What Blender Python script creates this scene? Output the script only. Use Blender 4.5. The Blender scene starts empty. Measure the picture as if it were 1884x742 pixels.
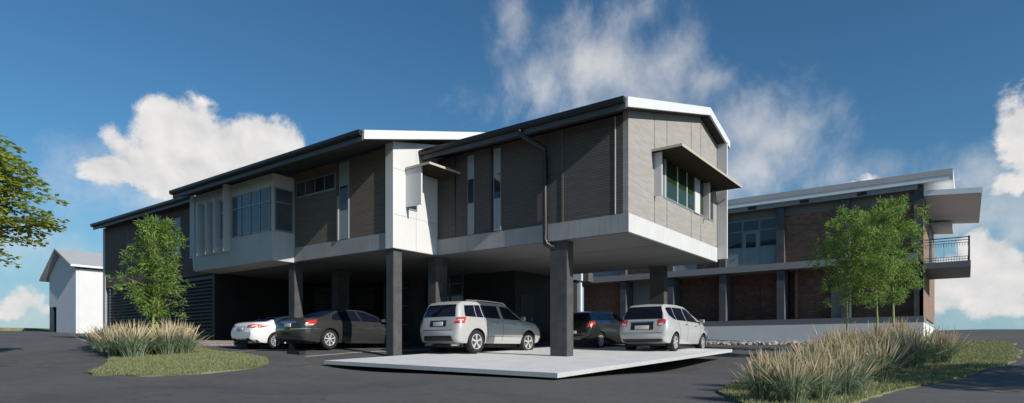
import bpy, bmesh, math, random
import numpy as np
from mathutils import Vector, Matrix
from mathutils.bvhtree import BVHTree
from mathutils.geometry import delaunay_2d_cdt
R = math.radians
rnd = random.Random(7)
scene = bpy.context.scene
COL = scene.collection

# ---------------------------------------------------------------- camera frame
FPX, CXP, HOR = 1129.0, 942.0, 640.0
TH = R(36.575)
SN, CS = math.sin(TH), math.cos(TH)
CAM = Vector((7.372, -15.22, 0.26))

def ray(px, py):
    a = (px - CXP) / FPX
    return Vector((-SN + CS * a, CS + SN * a, (HOR - py) / FPX))

def spot(px, d):                       # ground-plan point seen at column px, depth d
    r = ray(px, HOR) * d + CAM
    return r.x, r.y

# ---------------------------------------------------------------- helpers
def tag(o, label=None, cat=None, group=None, kind=None):
    if label: o['label'] = label
    if cat: o['category'] = cat
    if group: o['group'] = group
    if kind: o['kind'] = kind
    return o

def thing(name, loc, label, cat, group=None, rz=0):
    o = bpy.data.objects.new(name, None)
    o.empty_display_size = 0.3
    COL.objects.link(o)
    o.location = loc
    o.rotation_euler = (0, 0, rz)
    tag(o, label, cat, group)
    return o

def mesh_obj(name, me, mat, parent=None, org=(0, 0, 0)):
    o = bpy.data.objects.new(name, me)
    COL.objects.link(o)
    if mat:
        if isinstance(mat, (list, tuple)):
            for m in mat: me.materials.append(m)
        else:
            me.materials.append(mat)
    if parent: o.parent = parent
    return o

def obj(name, bm, mat, parent=None, org=None, smooth=False, bevel=0):
    """links bm as one mesh; vertices are in world space and are moved to the root's base"""
    if org is None and parent is not None:
        p = parent
        while p.parent: p = p.parent
        org = p.location
    if org is not None:
        bmesh.ops.translate(bm, verts=bm.verts, vec=-Vector(org))
    bmesh.ops.recalc_face_normals(bm, faces=bm.faces)
    if bevel:
        es = [e for e in bm.edges if len(e.link_faces) == 2 and e.calc_face_angle(0) > 0.9]
        bmesh.ops.bevel(bm, geom=es, offset=bevel, segments=1, affect='EDGES', profile=0.5)
    me = bpy.data.meshes.new(name)
    bm.to_mesh(me); bm.free()
    if smooth:
        me.shade_smooth()
        me.set_sharp_from_angle(angle=R(38))
    o = mesh_obj(name, me, mat, parent)
    if org is not None and parent is None:
        o.location = org
    return o

def box(bm, x0, x1, y0, y1, z0, z1):
    v = [bm.verts.new(p) for p in ((x0, y0, z0), (x1, y0, z0), (x1, y1, z0), (x0, y1, z0),
                                   (x0, y0, z1), (x1, y0, z1), (x1, y1, z1), (x0, y1, z1))]
    for f in ((0, 3, 2, 1), (4, 5, 6, 7), (0, 1, 5, 4), (1, 2, 6, 5), (2, 3, 7, 6), (3, 0, 4, 7)):
        bm.faces.new([v[i] for i in f])
    return bm

def B(*a):
    bm = bmesh.new()
    if a: box(bm, *a)
    return bm

def prism(bm, pts, axis, a, b):
    """pts: polygon in the two other axes, extruded along axis from a to b"""
    def mk(p, t):
        if axis == 'x': return (t, p[0], p[1])
        if axis == 'y': return (p[0], t, p[1])
        return (p[0], p[1], t)
    va = [bm.verts.new(mk(p, a)) for p in pts]
    vb = [bm.verts.new(mk(p, b)) for p in pts]
    n = len(pts)
    bm.faces.new(va); bm.faces.new(vb[::-1])
    for i in range(n):
        bm.faces.new((va[i], vb[i], vb[(i + 1) % n], va[(i + 1) % n]))
    return bm

def tube(bm, pts, rad, n=8, cap=True):
    pts = [Vector(p) for p in pts]
    if not isinstance(rad, (list, tuple)): rad = [rad] * len(pts)
    rings = []
    up = Vector((0, 0, 1))
    for i, p in enumerate(pts):
        d = (pts[min(i + 1, len(pts) - 1)] - pts[max(i - 1, 0)]).normalized()
        ref = up if abs(d.z) < 0.95 else Vector((1, 0, 0))
        a = d.cross(ref).normalized(); b = d.cross(a)
        rings.append([bm.verts.new(p + (a * math.cos(2 * math.pi * k / n) + b * math.sin(2 * math.pi * k / n)) * rad[i]) for k in range(n)])
    for i in range(len(rings) - 1):
        for k in range(n):
            bm.faces.new((rings[i][k], rings[i][(k + 1) % n], rings[i + 1][(k + 1) % n], rings[i + 1][k]))
    if cap:
        bm.faces.new(rings[0][::-1]); bm.faces.new(rings[-1])
    return bm

# ---------------------------------------------------------------- materials
class NT:
    def __init__(s, tree):
        s.t = tree; s.n = tree.nodes; s.l = tree.links
    def node(s, typ, **kw):
        n = s.n.new(typ)
        for k, v in kw.items():
            if k.startswith('_'): n.inputs[int(k[1:])].default_value = v
            else: setattr(n, k, v)
        return n
    def m(s, op, a, b=None, c=None, clamp=False):
        n = s.n.new('ShaderNodeMath'); n.operation = op; n.use_clamp = clamp
        for i, v in enumerate((a, b, c)):
            if v is None: continue
            if isinstance(v, (int, float)): n.inputs[i].default_value = v
            else: s.l.new(v, n.inputs[i])
        return n.outputs[0]
    def sstep(s, x, lo, hi):
        n = s.n.new('ShaderNodeMapRange'); n.interpolation_type = 'SMOOTHSTEP'
        s.l.new(x, n.inputs[0]); n.inputs[1].default_value = lo; n.inputs[2].default_value = hi
        return n.outputs[0]
    def noise(s, vec, scale, detail=4, rough=0.55, dist=0.0):
        n = s.n.new('ShaderNodeTexNoise')
        n.inputs['Scale'].default_value = scale; n.inputs['Detail'].default_value = detail
        n.inputs['Roughness'].default_value = rough; n.inputs['Distortion'].default_value = dist
        if vec is not None: s.l.new(vec, n.inputs['Vector'])
        return n.outputs[0]
    def mix(s, fac, a, b, mode='MIX'):
        n = s.n.new('ShaderNodeMix'); n.data_type = 'RGBA'; n.blend_type = mode
        for i, v in ((0, fac), (6, a), (7, b)):
            if isinstance(v, (int, float)): n.inputs[i].default_value = v
            elif isinstance(v, (tuple, list)): n.inputs[i].default_value = (v[0], v[1], v[2], 1)
            else: s.l.new(v, n.inputs[i])
        return n.outputs[2]

def newmat(name, rough=0.8, metal=0.0, spec=None, coat=0.0):
    m = bpy.data.materials.new(name); m.use_nodes = True
    t = NT(m.node_tree)
    p = m.node_tree.nodes['Principled BSDF']
    p.inputs['Roughness'].default_value = rough
    p.inputs['Metallic'].default_value = metal
    if spec is not None: p.inputs['Specular IOR Level'].default_value = spec
    if coat:
        p.inputs['Coat Weight'].default_value = coat; p.inputs['Coat Roughness'].default_value = 0.03
    co = t.node('ShaderNodeNewGeometry').outputs['Position']
    return m, t, p, co

def bump(t, p, h, strength=0.3, dist=0.02):
    b = t.node('ShaderNodeBump'); b.inputs['Strength'].default_value = strength; b.inputs['Distance'].default_value = dist
    t.l.new(h, b.inputs['Height']); t.l.new(b.outputs[0], p.inputs['Normal'])

def mottled(name, col, var=0.12, scale=3.0, rough=0.8, fine=60, metal=0, spec=None, bumps=0.15, coat=0, vary_rough=0.0):
    m, t, p, co = newmat(name, rough, metal, spec, coat)
    n1 = t.noise(co, scale, 5); n2 = t.noise(co, fine, 3)
    f = t.m('ADD', t.m('MULTIPLY', n1, 0.65), t.m('MULTIPLY', n2, 0.35))
    f = t.sstep(f, 0.3, 0.7)
    a = [c * (1 - var) for c in col]; b = [min(1, c * (1 + var)) for c in col]
    t.l.new(t.mix(f, a, b), p.inputs['Base Color'])
    if bumps: bump(t, p, n2, bumps, 0.01)
    return m

def flat(name, col, rough=0.5, metal=0, coat=0, spec=None):
    return mottled(name, col, 0.05, 2.0, rough, 30, metal, spec, 0, coat)

def sepz(t, co):
    s = t.node('ShaderNodeSeparateXYZ'); t.l.new(co, s.inputs[0]); return s.outputs

def groove(t, v, pitch, width):
    fr = t.m('FRACT', t.m('DIVIDE', v, pitch))
    return t.m('LESS_THAN', fr, width / pitch), fr

def weatherboard(name, col, dark, pitch=0.075):
    m, t, p, co = newmat(name, 0.85, spec=0.25)
    x, y, z = sepz(t, co)
    g, fr = groove(t, z, pitch, 0.010)
    # staggered butt joints per course
    row = t.m('FLOOR', t.m('DIVIDE', z, pitch))
    off = t.m('MULTIPLY', t.m('FRACT', t.m('MULTIPLY', row, 0.618)), 1.0)
    u = t.m('ADD', t.m('ADD', x, y), off)
    g2, _ = groove(t, u, 0.42, 0.008)
    cell = t.m('FLOOR', t.m('DIVIDE', u, 0.42))
    wn = t.node('ShaderNodeTexWhiteNoise'); wn.noise_dimensions = '2D'
    cv = t.node('ShaderNodeCombineXYZ'); t.l.new(cell, cv.inputs[0]); t.l.new(row, cv.inputs[1]); t.l.new(cv.outputs[0], wn.inputs[0])
    n = t.noise(co, 2.2, 5)
    f = t.m('ADD', t.m('MULTIPLY', n, 0.6), t.m('MULTIPLY', wn.outputs[0], 0.4))
    base = t.mix(t.sstep(f, 0.2, 0.8), [c * .92 for c in col], [c * 1.08 for c in col])
    gr = t.m('MAXIMUM', g, t.m('MULTIPLY', g2, 0.5))
    t.l.new(t.mix(gr, base, dark), p.inputs['Base Color'])
    bump(t, p, t.m('SUBTRACT', t.m('MULTIPLY', fr, -0.5), gr), 0.5, 0.012)
    return m

def ribbed(name, col, pitch=0.1, joints=None, var=.06, rough=.75):
    """painted panel with fine vertical ribs and grime streaks"""
    m, t, p, co = newmat(name, rough, spec=0.3)
    x, y, z = sepz(t, co)
    u = t.m('ADD', x, y)
    g, fr = groove(t, u, pitch, 0.012)
    mp = t.node('ShaderNodeMapping'); t.l.new(co, mp.inputs[0]); mp.inputs['Scale'].default_value = (9, 9, 0.7)
    st = t.noise(mp.outputs[0], 1.0, 5)
    n = t.noise(co, 1.1, 5)
    f = t.sstep(t.m('ADD', t.m('MULTIPLY', st, .5), t.m('MULTIPLY', n, .5)), .3, .7)
    base = t.mix(f, [c * (1 - var) for c in col], [c * (1 + var) for c in col])
    t.l.new(t.mix(t.m('MULTIPLY', g, .2), base, [c * .35 for c in col]), p.inputs['Base Color'])
    bump(t, p, t.m('MULTIPLY', g, -1.0), 0.25, 0.01)
    return m

def brick(name, c1, c2, mortar):
    m, t, p, co = newmat(name, 0.9, spec=0.2)
    x, y, z = sepz(t, co)
    cv = t.node('ShaderNodeCombineXYZ'); t.l.new(t.m('ADD', x, y), cv.inputs[0]); t.l.new(z, cv.inputs[1])
    b = t.node('ShaderNodeTexBrick'); t.l.new(cv.outputs[0], b.inputs['Vector'])
    b.inputs['Color1'].default_value = (*c1, 1); b.inputs['Color2'].default_value = (*c2, 1); b.inputs['Mortar'].default_value = (*mortar, 1)
    b.inputs['Scale'].default_value = 1; b.inputs['Brick Width'].default_value = .24; b.inputs['Row Height'].default_value = .086
    b.inputs['Mortar Size'].default_value = .009; b.inputs['Mortar Smooth'].default_value = .2; b.inputs['Bias'].default_value = -.1
    n = t.noise(co, 3, 5)
    t.l.new(t.mix(.8, b.outputs[0], t.mix(n, (.55, .5, .5), (1.25, 1.2, 1.15)), 'MULTIPLY'), p.inputs['Base Color'])
    bump(t, p, t.m('MULTIPLY', b.outputs[1], -1), .5, .01)
    return m

def glass_dark(name, col=(.012, .015, .02), rough=.04):
    m, t, p, co = newmat(name, rough, spec=0.6)
    n = t.noise(co, .8, 3)
    t.l.new(t.mix(n, [c * .5 for c in col], [c * 1.6 for c in col]), p.inputs['Base Color'])
    return m

M = {}
M['clad'] = weatherboard('shade_brown_weatherboard', (.105, .096, .088), (.03, .027, .025))  # front boards, darkness of their shade put into the colour
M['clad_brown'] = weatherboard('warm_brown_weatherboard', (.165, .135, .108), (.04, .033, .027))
M['clad_end'] = weatherboard('sunlit_taupe_weatherboard', (.345, .323, .298), (.285, .268, .248))  # same boards on the end wall, sunlit brightness put into the colour
M['clad_far'] = weatherboard('far_weatherboard', (.15, .118, .096), (.04, .035, .03))
M['white_rib'] = ribbed('white_ribbed_panel', (.60, .60, .59))
M['band'] = ribbed('grey_band', (.33, .325, .32), .1, var=.12)
M['white'] = mottled('white_panel', (.62, .615, .60), .03, 1.5, .6, 40, bumps=.03)
M['white_fascia'] = mottled('white_fascia_paint', (.68, .68, .67), .02, 2, .45, 40, bumps=0)
M['bay'] = ribbed('pale_bay_panel', (.50, .495, .49), .42, var=.06)
M['trimgrey'] = mottled('grey_trim', (.30, .31, .32), .06, 2, .5, 40, bumps=.02)
M['eave'] = mottled('charcoal_eave', (.075, .075, .08), .12, 2, .5, 30, bumps=.02)
M['gutter'] = mottled('black_gutter_metal', (.014, .014, .016), .2, 2, .4, 30, bumps=0)
M['soffit'] = mottled('soffit_sheet', (.155, .155, .155), .06, 1.2, .85, 30, bumps=.03)
M['rake_soffit'] = mottled('rake_soffit_board', (.03, .03, .031), .06, 1.2, .85, 30, bumps=.03)
def concrete(name, col):
    m, t, p, co = newmat(name, .9, spec=.25)
    x, y, z = sepz(t, co)
    n = t.noise(co, 2.5, 7); n2 = t.noise(co, 90, 3, .7)
    base = t.mix(t.sstep(n, .3, .7), [c * .82 for c in col], [c * 1.15 for c in col])
    speck = t.sstep(n2, .62, .72)
    base = t.mix(t.m('MULTIPLY', speck, .45), base, [min(1, c * 2.2) for c in col])
    # tie-holes
    v = t.node('ShaderNodeCombineXYZ')
    fy = t.m('SUBTRACT', t.m('FRACT', t.m('DIVIDE', z, .52)), .5)
    fx = t.m('SUBTRACT', t.m('FRACT', t.m('DIVIDE', t.m('ADD', x, y), .36)), .5)
    d = t.m('ADD', t.m('POWER', t.m('MULTIPLY', fx, .36), 2), t.m('POWER', t.m('MULTIPLY', fy, .52), 2))
    hole = t.m('LESS_THAN', d, .00026)
    base = t.mix(hole, base, [c * .15 for c in col])
    jl, _ = groove(t, z, 1.04, .012)
    base = t.mix(t.m('MULTIPLY', jl, .4), base, [c * .4 for c in col])
    t.l.new(base, p.inputs['Base Color'])
    bump(t, p, n2, .25, .01)
    return m
M['column'] = concrete('charcoal_concrete', (.075, .075, .075))
M['pilaster'] = concrete('grey_render_pilaster', (.10, .10, .108))
def darkpanel(name, col):
    m, t, p, co = newmat(name, .55, spec=.3)
    x, y, z = sepz(t, co)
    g, _ = groove(t, t.m('ADD', t.m('ADD', x, y), .3), 1.2, .014); g2, _ = groove(t, t.m('ADD', z, .5), 1.3, .014)
    n = t.noise(co, 3, 5)
    base = t.mix(n, [c * .7 for c in col], [c * 1.4 for c in col])
    t.l.new(t.mix(t.m('MULTIPLY', t.m('MAXIMUM', g, g2), .8), base, (.002, .002, .002)), p.inputs['Base Color'])
    return m
M['black'] = darkpanel('black_cement_panel', (.022, .022, .023))
M['blackmetal'] = mottled('black_metal', (.015, .015, .016), .2, 4, .45, 30, bumps=0)
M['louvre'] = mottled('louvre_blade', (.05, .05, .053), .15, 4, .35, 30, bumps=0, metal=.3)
M['louvre_pale'] = mottled('pale_louvre_blade', (.30, .30, .31), .15, 4, .4, 30, bumps=0)  # paler blades for the two upper undercroft screens
M['glass'] = glass_dark('window_glass', (.03, .035, .045), .03)
M['glassgreen'] = glass_dark('tree_reflection_glass', (.02, .04, .016), .03)  # green of reflected trees painted into the glass colour
M['glassblue'] = glass_dark('blue_grey_glass', (.075, .085, .10), .06)
M['alu'] = mottled('grey_blue_aluminium', (.22, .26, .28), .06, 3, .4, 40, bumps=0, metal=.2)
M['bluegrey'] = mottled('blue_grey_panel', (.25, .285, .30), .06, 1.5, .6, 40, bumps=.02)
M['awning'] = mottled('bronze_awning_sheet', (.05, .042, .028), .08, 2, .95, 40, bumps=.02, spec=.05)
M['awning_edge'] = mottled('pale_awning_edge', (.5, .45, .36), .05, 2, .5, 40, bumps=0)
M['slab'] = None
M['brick'] = brick('red_brown_brick', (.36, .19, .13), (.22, .12, .085), (.2, .165, .14))
M['brick_side'] = brick('tan_brick', (.34, .235, .18), (.27, .18, .135), (.2, .17, .15))
M['cream'] = mottled('cream_render', (.34, .33, .29), .06, 1.5, .85, 60, bumps=.05)
M['taupe'] = mottled('taupe_render', (.22, .20, .17), .06, 1.5, .85, 60, bumps=.05)
M['plinth'] = mottled('grey_render_plinth', (.76, .755, .74), .05, 1.3, .85, 60, bumps=.05)
M['plinth_dark'] = mottled('dark_plinth_band', (.17, .17, .175), .06, 1.3, .85, 60, bumps=.05)
M['slabgrey'] = mottled('walkway_concrete', (.28, .27, .265), .08, 1.3, .85, 60, bumps=.05)
M['roofwhite'] = mottled('pale_roof_fascia', (.85, .85, .85), .04, 1.3, .6, 60, bumps=.0)
M['roofcap'] = mottled('taupe_roof_cap', (.52, .49, .47), .05, 1.3, .6, 60, bumps=.0)
M['housegrey'] = ribbed('house_cladding', (.62, .62, .63), .3, var=.03)
M['houseroof'] = ribbed('house_roof_sheet', (.40, .40, .41), .25, var=.05, rough=.6)
M['paleslab'] = mottled('pale_grey_canopy', (.80, .81, .82), .04, 1.3, .8, 60, bumps=.0)
M['rail'] = flat('black_railing', (.012, .012, .013), .4)

# slab paving
m, t, p, co = newmat('pale_concrete_paving', .6, spec=.3)
x, y, z = sepz(t, co)
g1, _ = groove(t, t.m('ADD', x, .36), 2.4, .012); g2, _ = groove(t, t.m('ADD', y, .45), 1.2, .010)
n = t.noise(co, 1.2, 6); n2 = t.noise(co, 14, 5)
base = t.mix(t.sstep(t.m('ADD', t.m('MULTIPLY', n, .6), t.m('MULTIPLY', n2, .4)), .3, .7), (.66, .65, .635), (.78, .77, .755))
mq = t.node('ShaderNodeMapping'); t.l.new(co, mq.inputs[0]); mq.inputs['Scale'].default_value = (5.0, .35, 1)
tyre = t.sstep(t.noise(mq.outputs[0], .9, 4, .6), .60, .74)
base = t.mix(t.m('MULTIPLY', tyre, .20), base, (.30, .295, .29))
spot_ = t.sstep(t.noise(co, 3.3, 3, .5), .68, .74)
base = t.mix(t.m('MULTIPLY', spot_, .30), base, (.33, .32, .30))
t.l.new(t.mix(t.m('MULTIPLY', t.m('MAXIMUM', g1, g2), .55), base, (.3, .3, .3)), p.inputs['Base Color'])
M['slab'] = m
M['slabedge'] = ribbed('slab_edge_concrete', (.50, .50, .49), .05, var=.1)

# asphalt
m, t, p, co = newmat('asphalt', .88, spec=.3)
n = t.noise(co, .35, 6); n2 = t.noise(co, 45, 4, .75); n3 = t.noise(co, 5, 5)
f = t.m('ADD', t.m('MULTIPLY', n, .45), t.m('MULTIPLY', n3, .55))
base = t.mix(t.sstep(f, .35, .65), (.088, .085, .084), (.118, .114, .112))
base = t.mix(t.m('MULTIPLY', t.sstep(n2, .55, .75), .5), base, (.19, .185, .18))
base = t.mix(t.m('MULTIPLY', t.sstep(n2, .46, .32), .5), base, (.03, .03, .03))
mp = t.node('ShaderNodeMapping'); t.l.new(co, mp.inputs[0]); mp.inputs['Scale'].default_value = (.25, .9, 1)
st = t.noise(mp.outputs[0], 1.0, 5, .6, 1.5)
base = t.mix(t.m('MULTIPLY', t.sstep(st, .55, .62), .25), base, (.045, .044, .045))
vo = t.node('ShaderNodeTexVoronoi'); vo.feature = 'DISTANCE_TO_EDGE'; vo.inputs['Scale'].default_value = .28
wv = t.node('ShaderNodeVectorMath'); wv.operation = 'ADD'; t.l.new(co, wv.inputs[0])
nv = t.node('ShaderNodeTexNoise'); nv.inputs['Scale'].default_value = 1.2; nv.inputs['Detail'].default_value = 6; t.l.new(co, nv.inputs['Vector']); t.l.new(nv.outputs[1], wv.inputs[1])
t.l.new(wv.outputs[0], vo.inputs['Vector'])
crk = t.m('MULTIPLY', t.sstep(vo.outputs[0], .012, .0), t.sstep(n, .5, .62))
base = t.mix(t.m('MULTIPLY', crk, .7), base, (.022, .022, .022))
big = t.noise(co, .09, 3)
base = t.mix(t.m('MULTIPLY', t.sstep(big, .5, .53), .22), base, (.13, .127, .124))
t.l.new(base, p.inputs['Base Color'])
bump(t, p, n2, .4, .01)
M['asphalt'] = m
# lawn soil / far hill
m, t, p, co = newmat('lawn_ground', .95, spec=.1)
n = t.noise(co, .9, 6); n2 = t.noise(co, 26, 5, .7)
f = t.m('ADD', t.m('MULTIPLY', n, .5), t.m('MULTIPLY', n2, .5))
base = t.mix(t.sstep(f, .35, .65), (.11, .125, .055), (.29, .295, .15))
t.l.new(base, p.inputs['Base Color']); bump(t, p, n2, .8, .05)
M['lawn'] = m

def leafmat(name, a, b, c=None, trans=.35, rough=.55):
    m = bpy.data.materials.new(name); m.use_nodes = True
    t = NT(m.node_tree); nt = m.node_tree
    p = nt.nodes['Principled BSDF']; out = nt.nodes['Material Output']
    at_ = t.node('ShaderNodeAttribute'); at_.attribute_name = 'tone'
    col = t.mix(at_.outputs['Fac'], a, b)
    t.l.new(col, p.inputs['Base Color']); p.inputs['Roughness'].default_value = rough
    p.inputs['Specular IOR Level'].default_value = .3
    tr = t.node('ShaderNodeBsdfTranslucent'); t.l.new(t.mix(.5, col, c or b), tr.inputs[0])
    mx = t.node('ShaderNodeMixShader'); mx.inputs[0].default_value = trans
    t.l.new(p.outputs[0], mx.inputs[1]); t.l.new(tr.outputs[0], mx.inputs[2]); t.l.new(mx.outputs[0], out.inputs[0])
    return m
M['leaf'] = leafmat('bamboo_green_leaves', (.07, .14, .035), (.34, .47, .13), (.38, .52, .11), .45)
M['leaf_yellow'] = leafmat('yellow_green_leaves', (.16, .21, .04), (.56, .60, .09), (.58, .64, .10), .5)
M['blade'] = leafmat('grass_blades', (.13, .18, .10), (.36, .44, .29), (.36, .42, .24), .3, .6)
M['plume'] = leafmat('grass_plumes', (.52, .42, .28), (.86, .75, .54), (.8, .68, .48), .35, .8)
M['lawnblade'] = leafmat('lawn_blades', (.12, .14, .055), (.38, .39, .20), (.34, .37, .15), .25, .8)
def trunkmat():
    m, t, p, co = newmat('green_yellow_stem', .5)
    x, y, z = sepz(t, co)
    g, _ = groove(t, z, .34, .03)
    n = t.noise(co, 6, 4)
    t.l.new(t.mix(g, t.mix(n, (.16, .22, .035), (.30, .36, .07)), (.32, .3, .16)), p.inputs['Base Color'])
    return m
M['stem'] = trunkmat()
M['bark'] = mottled('grey_bark', (.09, .075, .06), .3, 8, .9, 60, bumps=.6)
M['stone'] = None
m, t, p, co = newmat('pale_river_stone', .85)
oi = t.node('ShaderNodeObjectInfo'); at_ = t.node('ShaderNodeAttribute'); at_.attribute_name = 'tone'
n = t.noise(co, 14, 5)
t.l.new(t.mix(t.m('ADD', t.m('MULTIPLY', at_.outputs['Fac'], .7), t.m('MULTIPLY', n, .3)), (.12, .115, .10), (.48, .46, .42)), p.inputs['Base Color'])
M['stone'] = m
M['blockwall'] = brick('grey_block_wall', (.28, .26, .25), (.23, .215, .21), (.14, .13, .13))
M['paint'] = mottled('white_road_paint', (.68, .68, .66), .1, 6, .7, 60, bumps=.1)
# vehicles
def carpaint(name, col, metal=.3, rough=.28, coat=.8):
    m, t, p, co = newmat(name, rough, metal, .5, coat)
    n = t.noise(co, 1.5, 4); n2 = t.noise(co, 400, 2)
    f = t.m('ADD', t.m('MULTIPLY', n, .6), t.m('MULTIPLY', n2, .4))
    t.l.new(t.mix(f, [c * .9 for c in col], [min(1, c * 1.1) for c in col]), p.inputs['Base Color'])
    return m
M['car_white'] = carpaint('white_car_paint', (.78, .78, .78), 0, .35)
M['car_silver'] = carpaint('silver_car_paint', (.47, .465, .45), .15, .38)
M['car_pale'] = carpaint('pale_silver_car_paint', (.48, .48, .475), .1, .38)
M['car_grey'] = carpaint('dark_grey_car_paint', (.052, .052, .052), .35, .25)
M['car_green'] = carpaint('black_green_car_paint', (.030, .034, .030), .3, .22)
M['tyre'] = mottled('tyre_rubber', (.012, .012, .012), .2, 10, .8, 60, bumps=.1)
M['rim'] = flat('alloy_rim', (.72, .72, .72), .3, .5)
M['rimdark'] = flat('dark_rim_back', (.03, .03, .03), .6)
M['carglass'] = glass_dark('tinted_car_glass', (.006, .009, .02), .03)
M['carglassblue'] = glass_dark('blue_tinted_car_glass', (.012, .028, .085), .04)
M['chrome'] = flat('chrome_trim', (.75, .75, .76), .15, .95)
M['blackplastic'] = mottled('black_bumper_plastic', (.014, .014, .014), .15, 10, .6, 60, bumps=.05)
M['gap'] = flat('panel_gap', (.01, .01, .01), .8)
def lamp(name, a, b):
    m, t, p, co = newmat(name, .15, 0, .6, .9)
    n = t.noise(co, 16, 2); t.l.new(t.mix(t.sstep(n, .42, .6), a, b), p.inputs['Base Color']); return m
M['lamp_red'] = lamp('red_lamp_lens', (.42, .02, .02), (.6, .07, .06))
M['lamp_clear'] = lamp('clear_lamp_lens', (.7, .66, .62), (.62, .35, .3))
M['plate'] = flat('number_plate', (.62, .62, .6), .5)
M['seat'] = flat('seat_fabric', (.12, .12, .13), .8)
M['mirror'] = flat('mirror_glass', (.55, .56, .5), .12, .6)

# ---------------------------------------------------------------- terrain
CP = [(7.4, -15.2, -.62), (3, -12, -.56), (-2, -12.5, -.52), (12, -12, -.6), (.78, -4.9, -.40), (-3, -4.95, -.36), (-6.8, -4.95, -.25),
      (-3, -9, -.50), (.5, -.6, -.42), (.2, 2.7, -.44), (.3, 5.9, -.2), (-3, 0, -.40), (-5.5, 2, -.3), (-6.2, -3, -.25), (-3, 4.5, -.2), (1.5, 9, -.02),
      (-7.6, -2.5, -.02), (-9, -3.0, .04), (-10.5, -1.6, .215), (-15, -1.0, .216), (-11.5, 2, .33), (-14, 4.7, .45), (-8.5, 4.0, .44), (-7.0, 5.5, .40), (-4, 8.4, .27), (0, 12, .25),
      (-16, -3.2, .24), (-18, -4, .34), (-14.9, -5.6, .04), (-12.0, -5.2, 0.0), (-8.1, -5.5, -.13), (-7.9, -9.1, -.40), (-14, -11, -.33), (-22, -9, .02), (-29, -5, .55), (-29, -14, .25),
      (-60, 6.8, 1.62), (-60, -5, 1.6), (-78, 2, 2.1), (-85, 22, 2.3), (-55, 25, 1.9), (-75, -30, 1.5), (-40, -40, .6), (-35, 10, 1.0), (-25, 20, 1.2),
      (-5, 18.8, .75), (-.9, 18.8, .55), (5.7, 18.8, .62), (5.7, 30, 1.1), (-5, 40, 1.2), (-3, 15.5, .45), (1.5, 14.5, .4), (4.8, 7.8, .08), (7.7, 9.9, .40), (8.2, 13.5, .52),
      (8.2, 4.2, .0), (7.9, 1.4, -.2), (7.5, -.5, -.40), (5.5, -6.6, -.52), (5.8, -3, -.45), (3, -4, -.45), (3, 2, -.38), (12, 6, .0), (12, 0, -.45), (20, -10, -.6),
      (8.5, 30, 1.1), (8.8, 60, 2.05), (3, 62, 2.0), (22, 52, 1.3), (40, 60, 1.3), (20, 20, .4), (40, 20, .3),
      (0, -40, -.7), (40, -40, -.7), (-30, -60, 0),
      (0, 140, 1.5), (-150, 60, 2.0), (-150, -40, 1.6), (120, 120, 1.0), (120, -60, -.5), (0, -150, -1), (-120, 160, 1.5),
      (400, 400, 0), (-400, 400, 1), (-400, -400, 0), (400, -400, -1), (0, 450, .5), (-450, 0, 1), (450, 0, 0), (0, -450, -1)]
CPa = np.array(CP, float)
def _U(r):
    return np.where(r > 0, r * r * np.log(np.maximum(r, 1e-9)), 0)
def _tps():
    n = len(CPa); P = CPa[:, :2] / 10
    K = _U(np.linalg.norm(P[:, None] - P[None], axis=2)) + np.eye(n) * 1e-3
    A = np.zeros((n + 3, n + 3)); A[:n, :n] = K; A[:n, n] = 1; A[:n, n + 1:] = P
    A[n, :n] = 1; A[n + 1:, :n] = P.T
    return np.linalg.solve(A, np.concatenate([CPa[:, 2], np.zeros(3)]))
WT = _tps()
def terr(xs, ys):
    xs = np.atleast_1d(np.asarray(xs, float)); ys = np.atleast_1d(np.asarray(ys, float))
    Q = np.stack([xs.ravel(), ys.ravel()], 1) / 10
    D = _U(np.linalg.norm(Q[:, None] - (CPa[:, :2] / 10)[None], axis=2))
    z = D @ WT[:-3] + WT[-3] + Q @ WT[-2:]
    return z.reshape(xs.shape)
def gz(x, y): return float(terr([x], [y])[0])
def hitg(px, py):
    r = ray(px, py); prev = 5.0
    ds = np.linspace(5, 90, 600)
    z = terr(CAM.x + r.x * ds, CAM.y + r.y * ds)
    h = CAM.z + r.z * ds - z
    for i in range(1, len(ds)):
        if h[i] <= 0 < h[i - 1]:
            f = h[i - 1] / (h[i - 1] - h[i]); d = ds[i - 1] + f * (ds[i] - ds[i - 1])
            return (CAM.x + r.x * d, CAM.y + r.y * d, d)
    return None

def grid_mesh(name, xs, ys, mat, dz=0, keep=None, kind='structure'):
    X, Y = np.meshgrid(xs, ys, indexing='ij')
    Z = terr(X, Y) + dz
    nx, ny = X.shape
    V = np.stack([X.ravel(), Y.ravel(), Z.ravel()], 1)
    F = []
    for i in range(nx - 1):
        for j in range(ny - 1):
            F.append((i * ny + j, (i + 1) * ny + j, (i + 1) * ny + j + 1, i * ny + j + 1))
    me = bpy.data.meshes.new(name); me.from_pydata(V.tolist(), [], F); me.shade_smooth()
    o = mesh_obj(name, me, mat); tag(o, kind=kind); return o

xs = np.concatenate([[-500, -350, -250, -180, -140, -115], np.arange(-100, -40, 3), np.arange(-40, 25, .6), np.arange(25, 70, 3), [75, 100, 150, 250, 500]])
ys = np.concatenate([[-500, -300, -150, -80, -50], np.arange(-40, -20, 2), np.arange(-20, 25, .6), np.arange(25, 90, 3), [95, 120, 170, 250, 500]])
g = grid_mesh('ground', xs, ys, M['asphalt'])

def in_poly(x, y, poly):
    c = False; n = len(poly); j = n - 1
    for i in range(n):
        xi, yi = poly[i]; xj, yj = poly[j]
        if (yi > y) != (yj > y) and x < (xj - xi) * (y - yi) / (yj - yi) + xi: c = not c
        j = i
    return c

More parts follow.
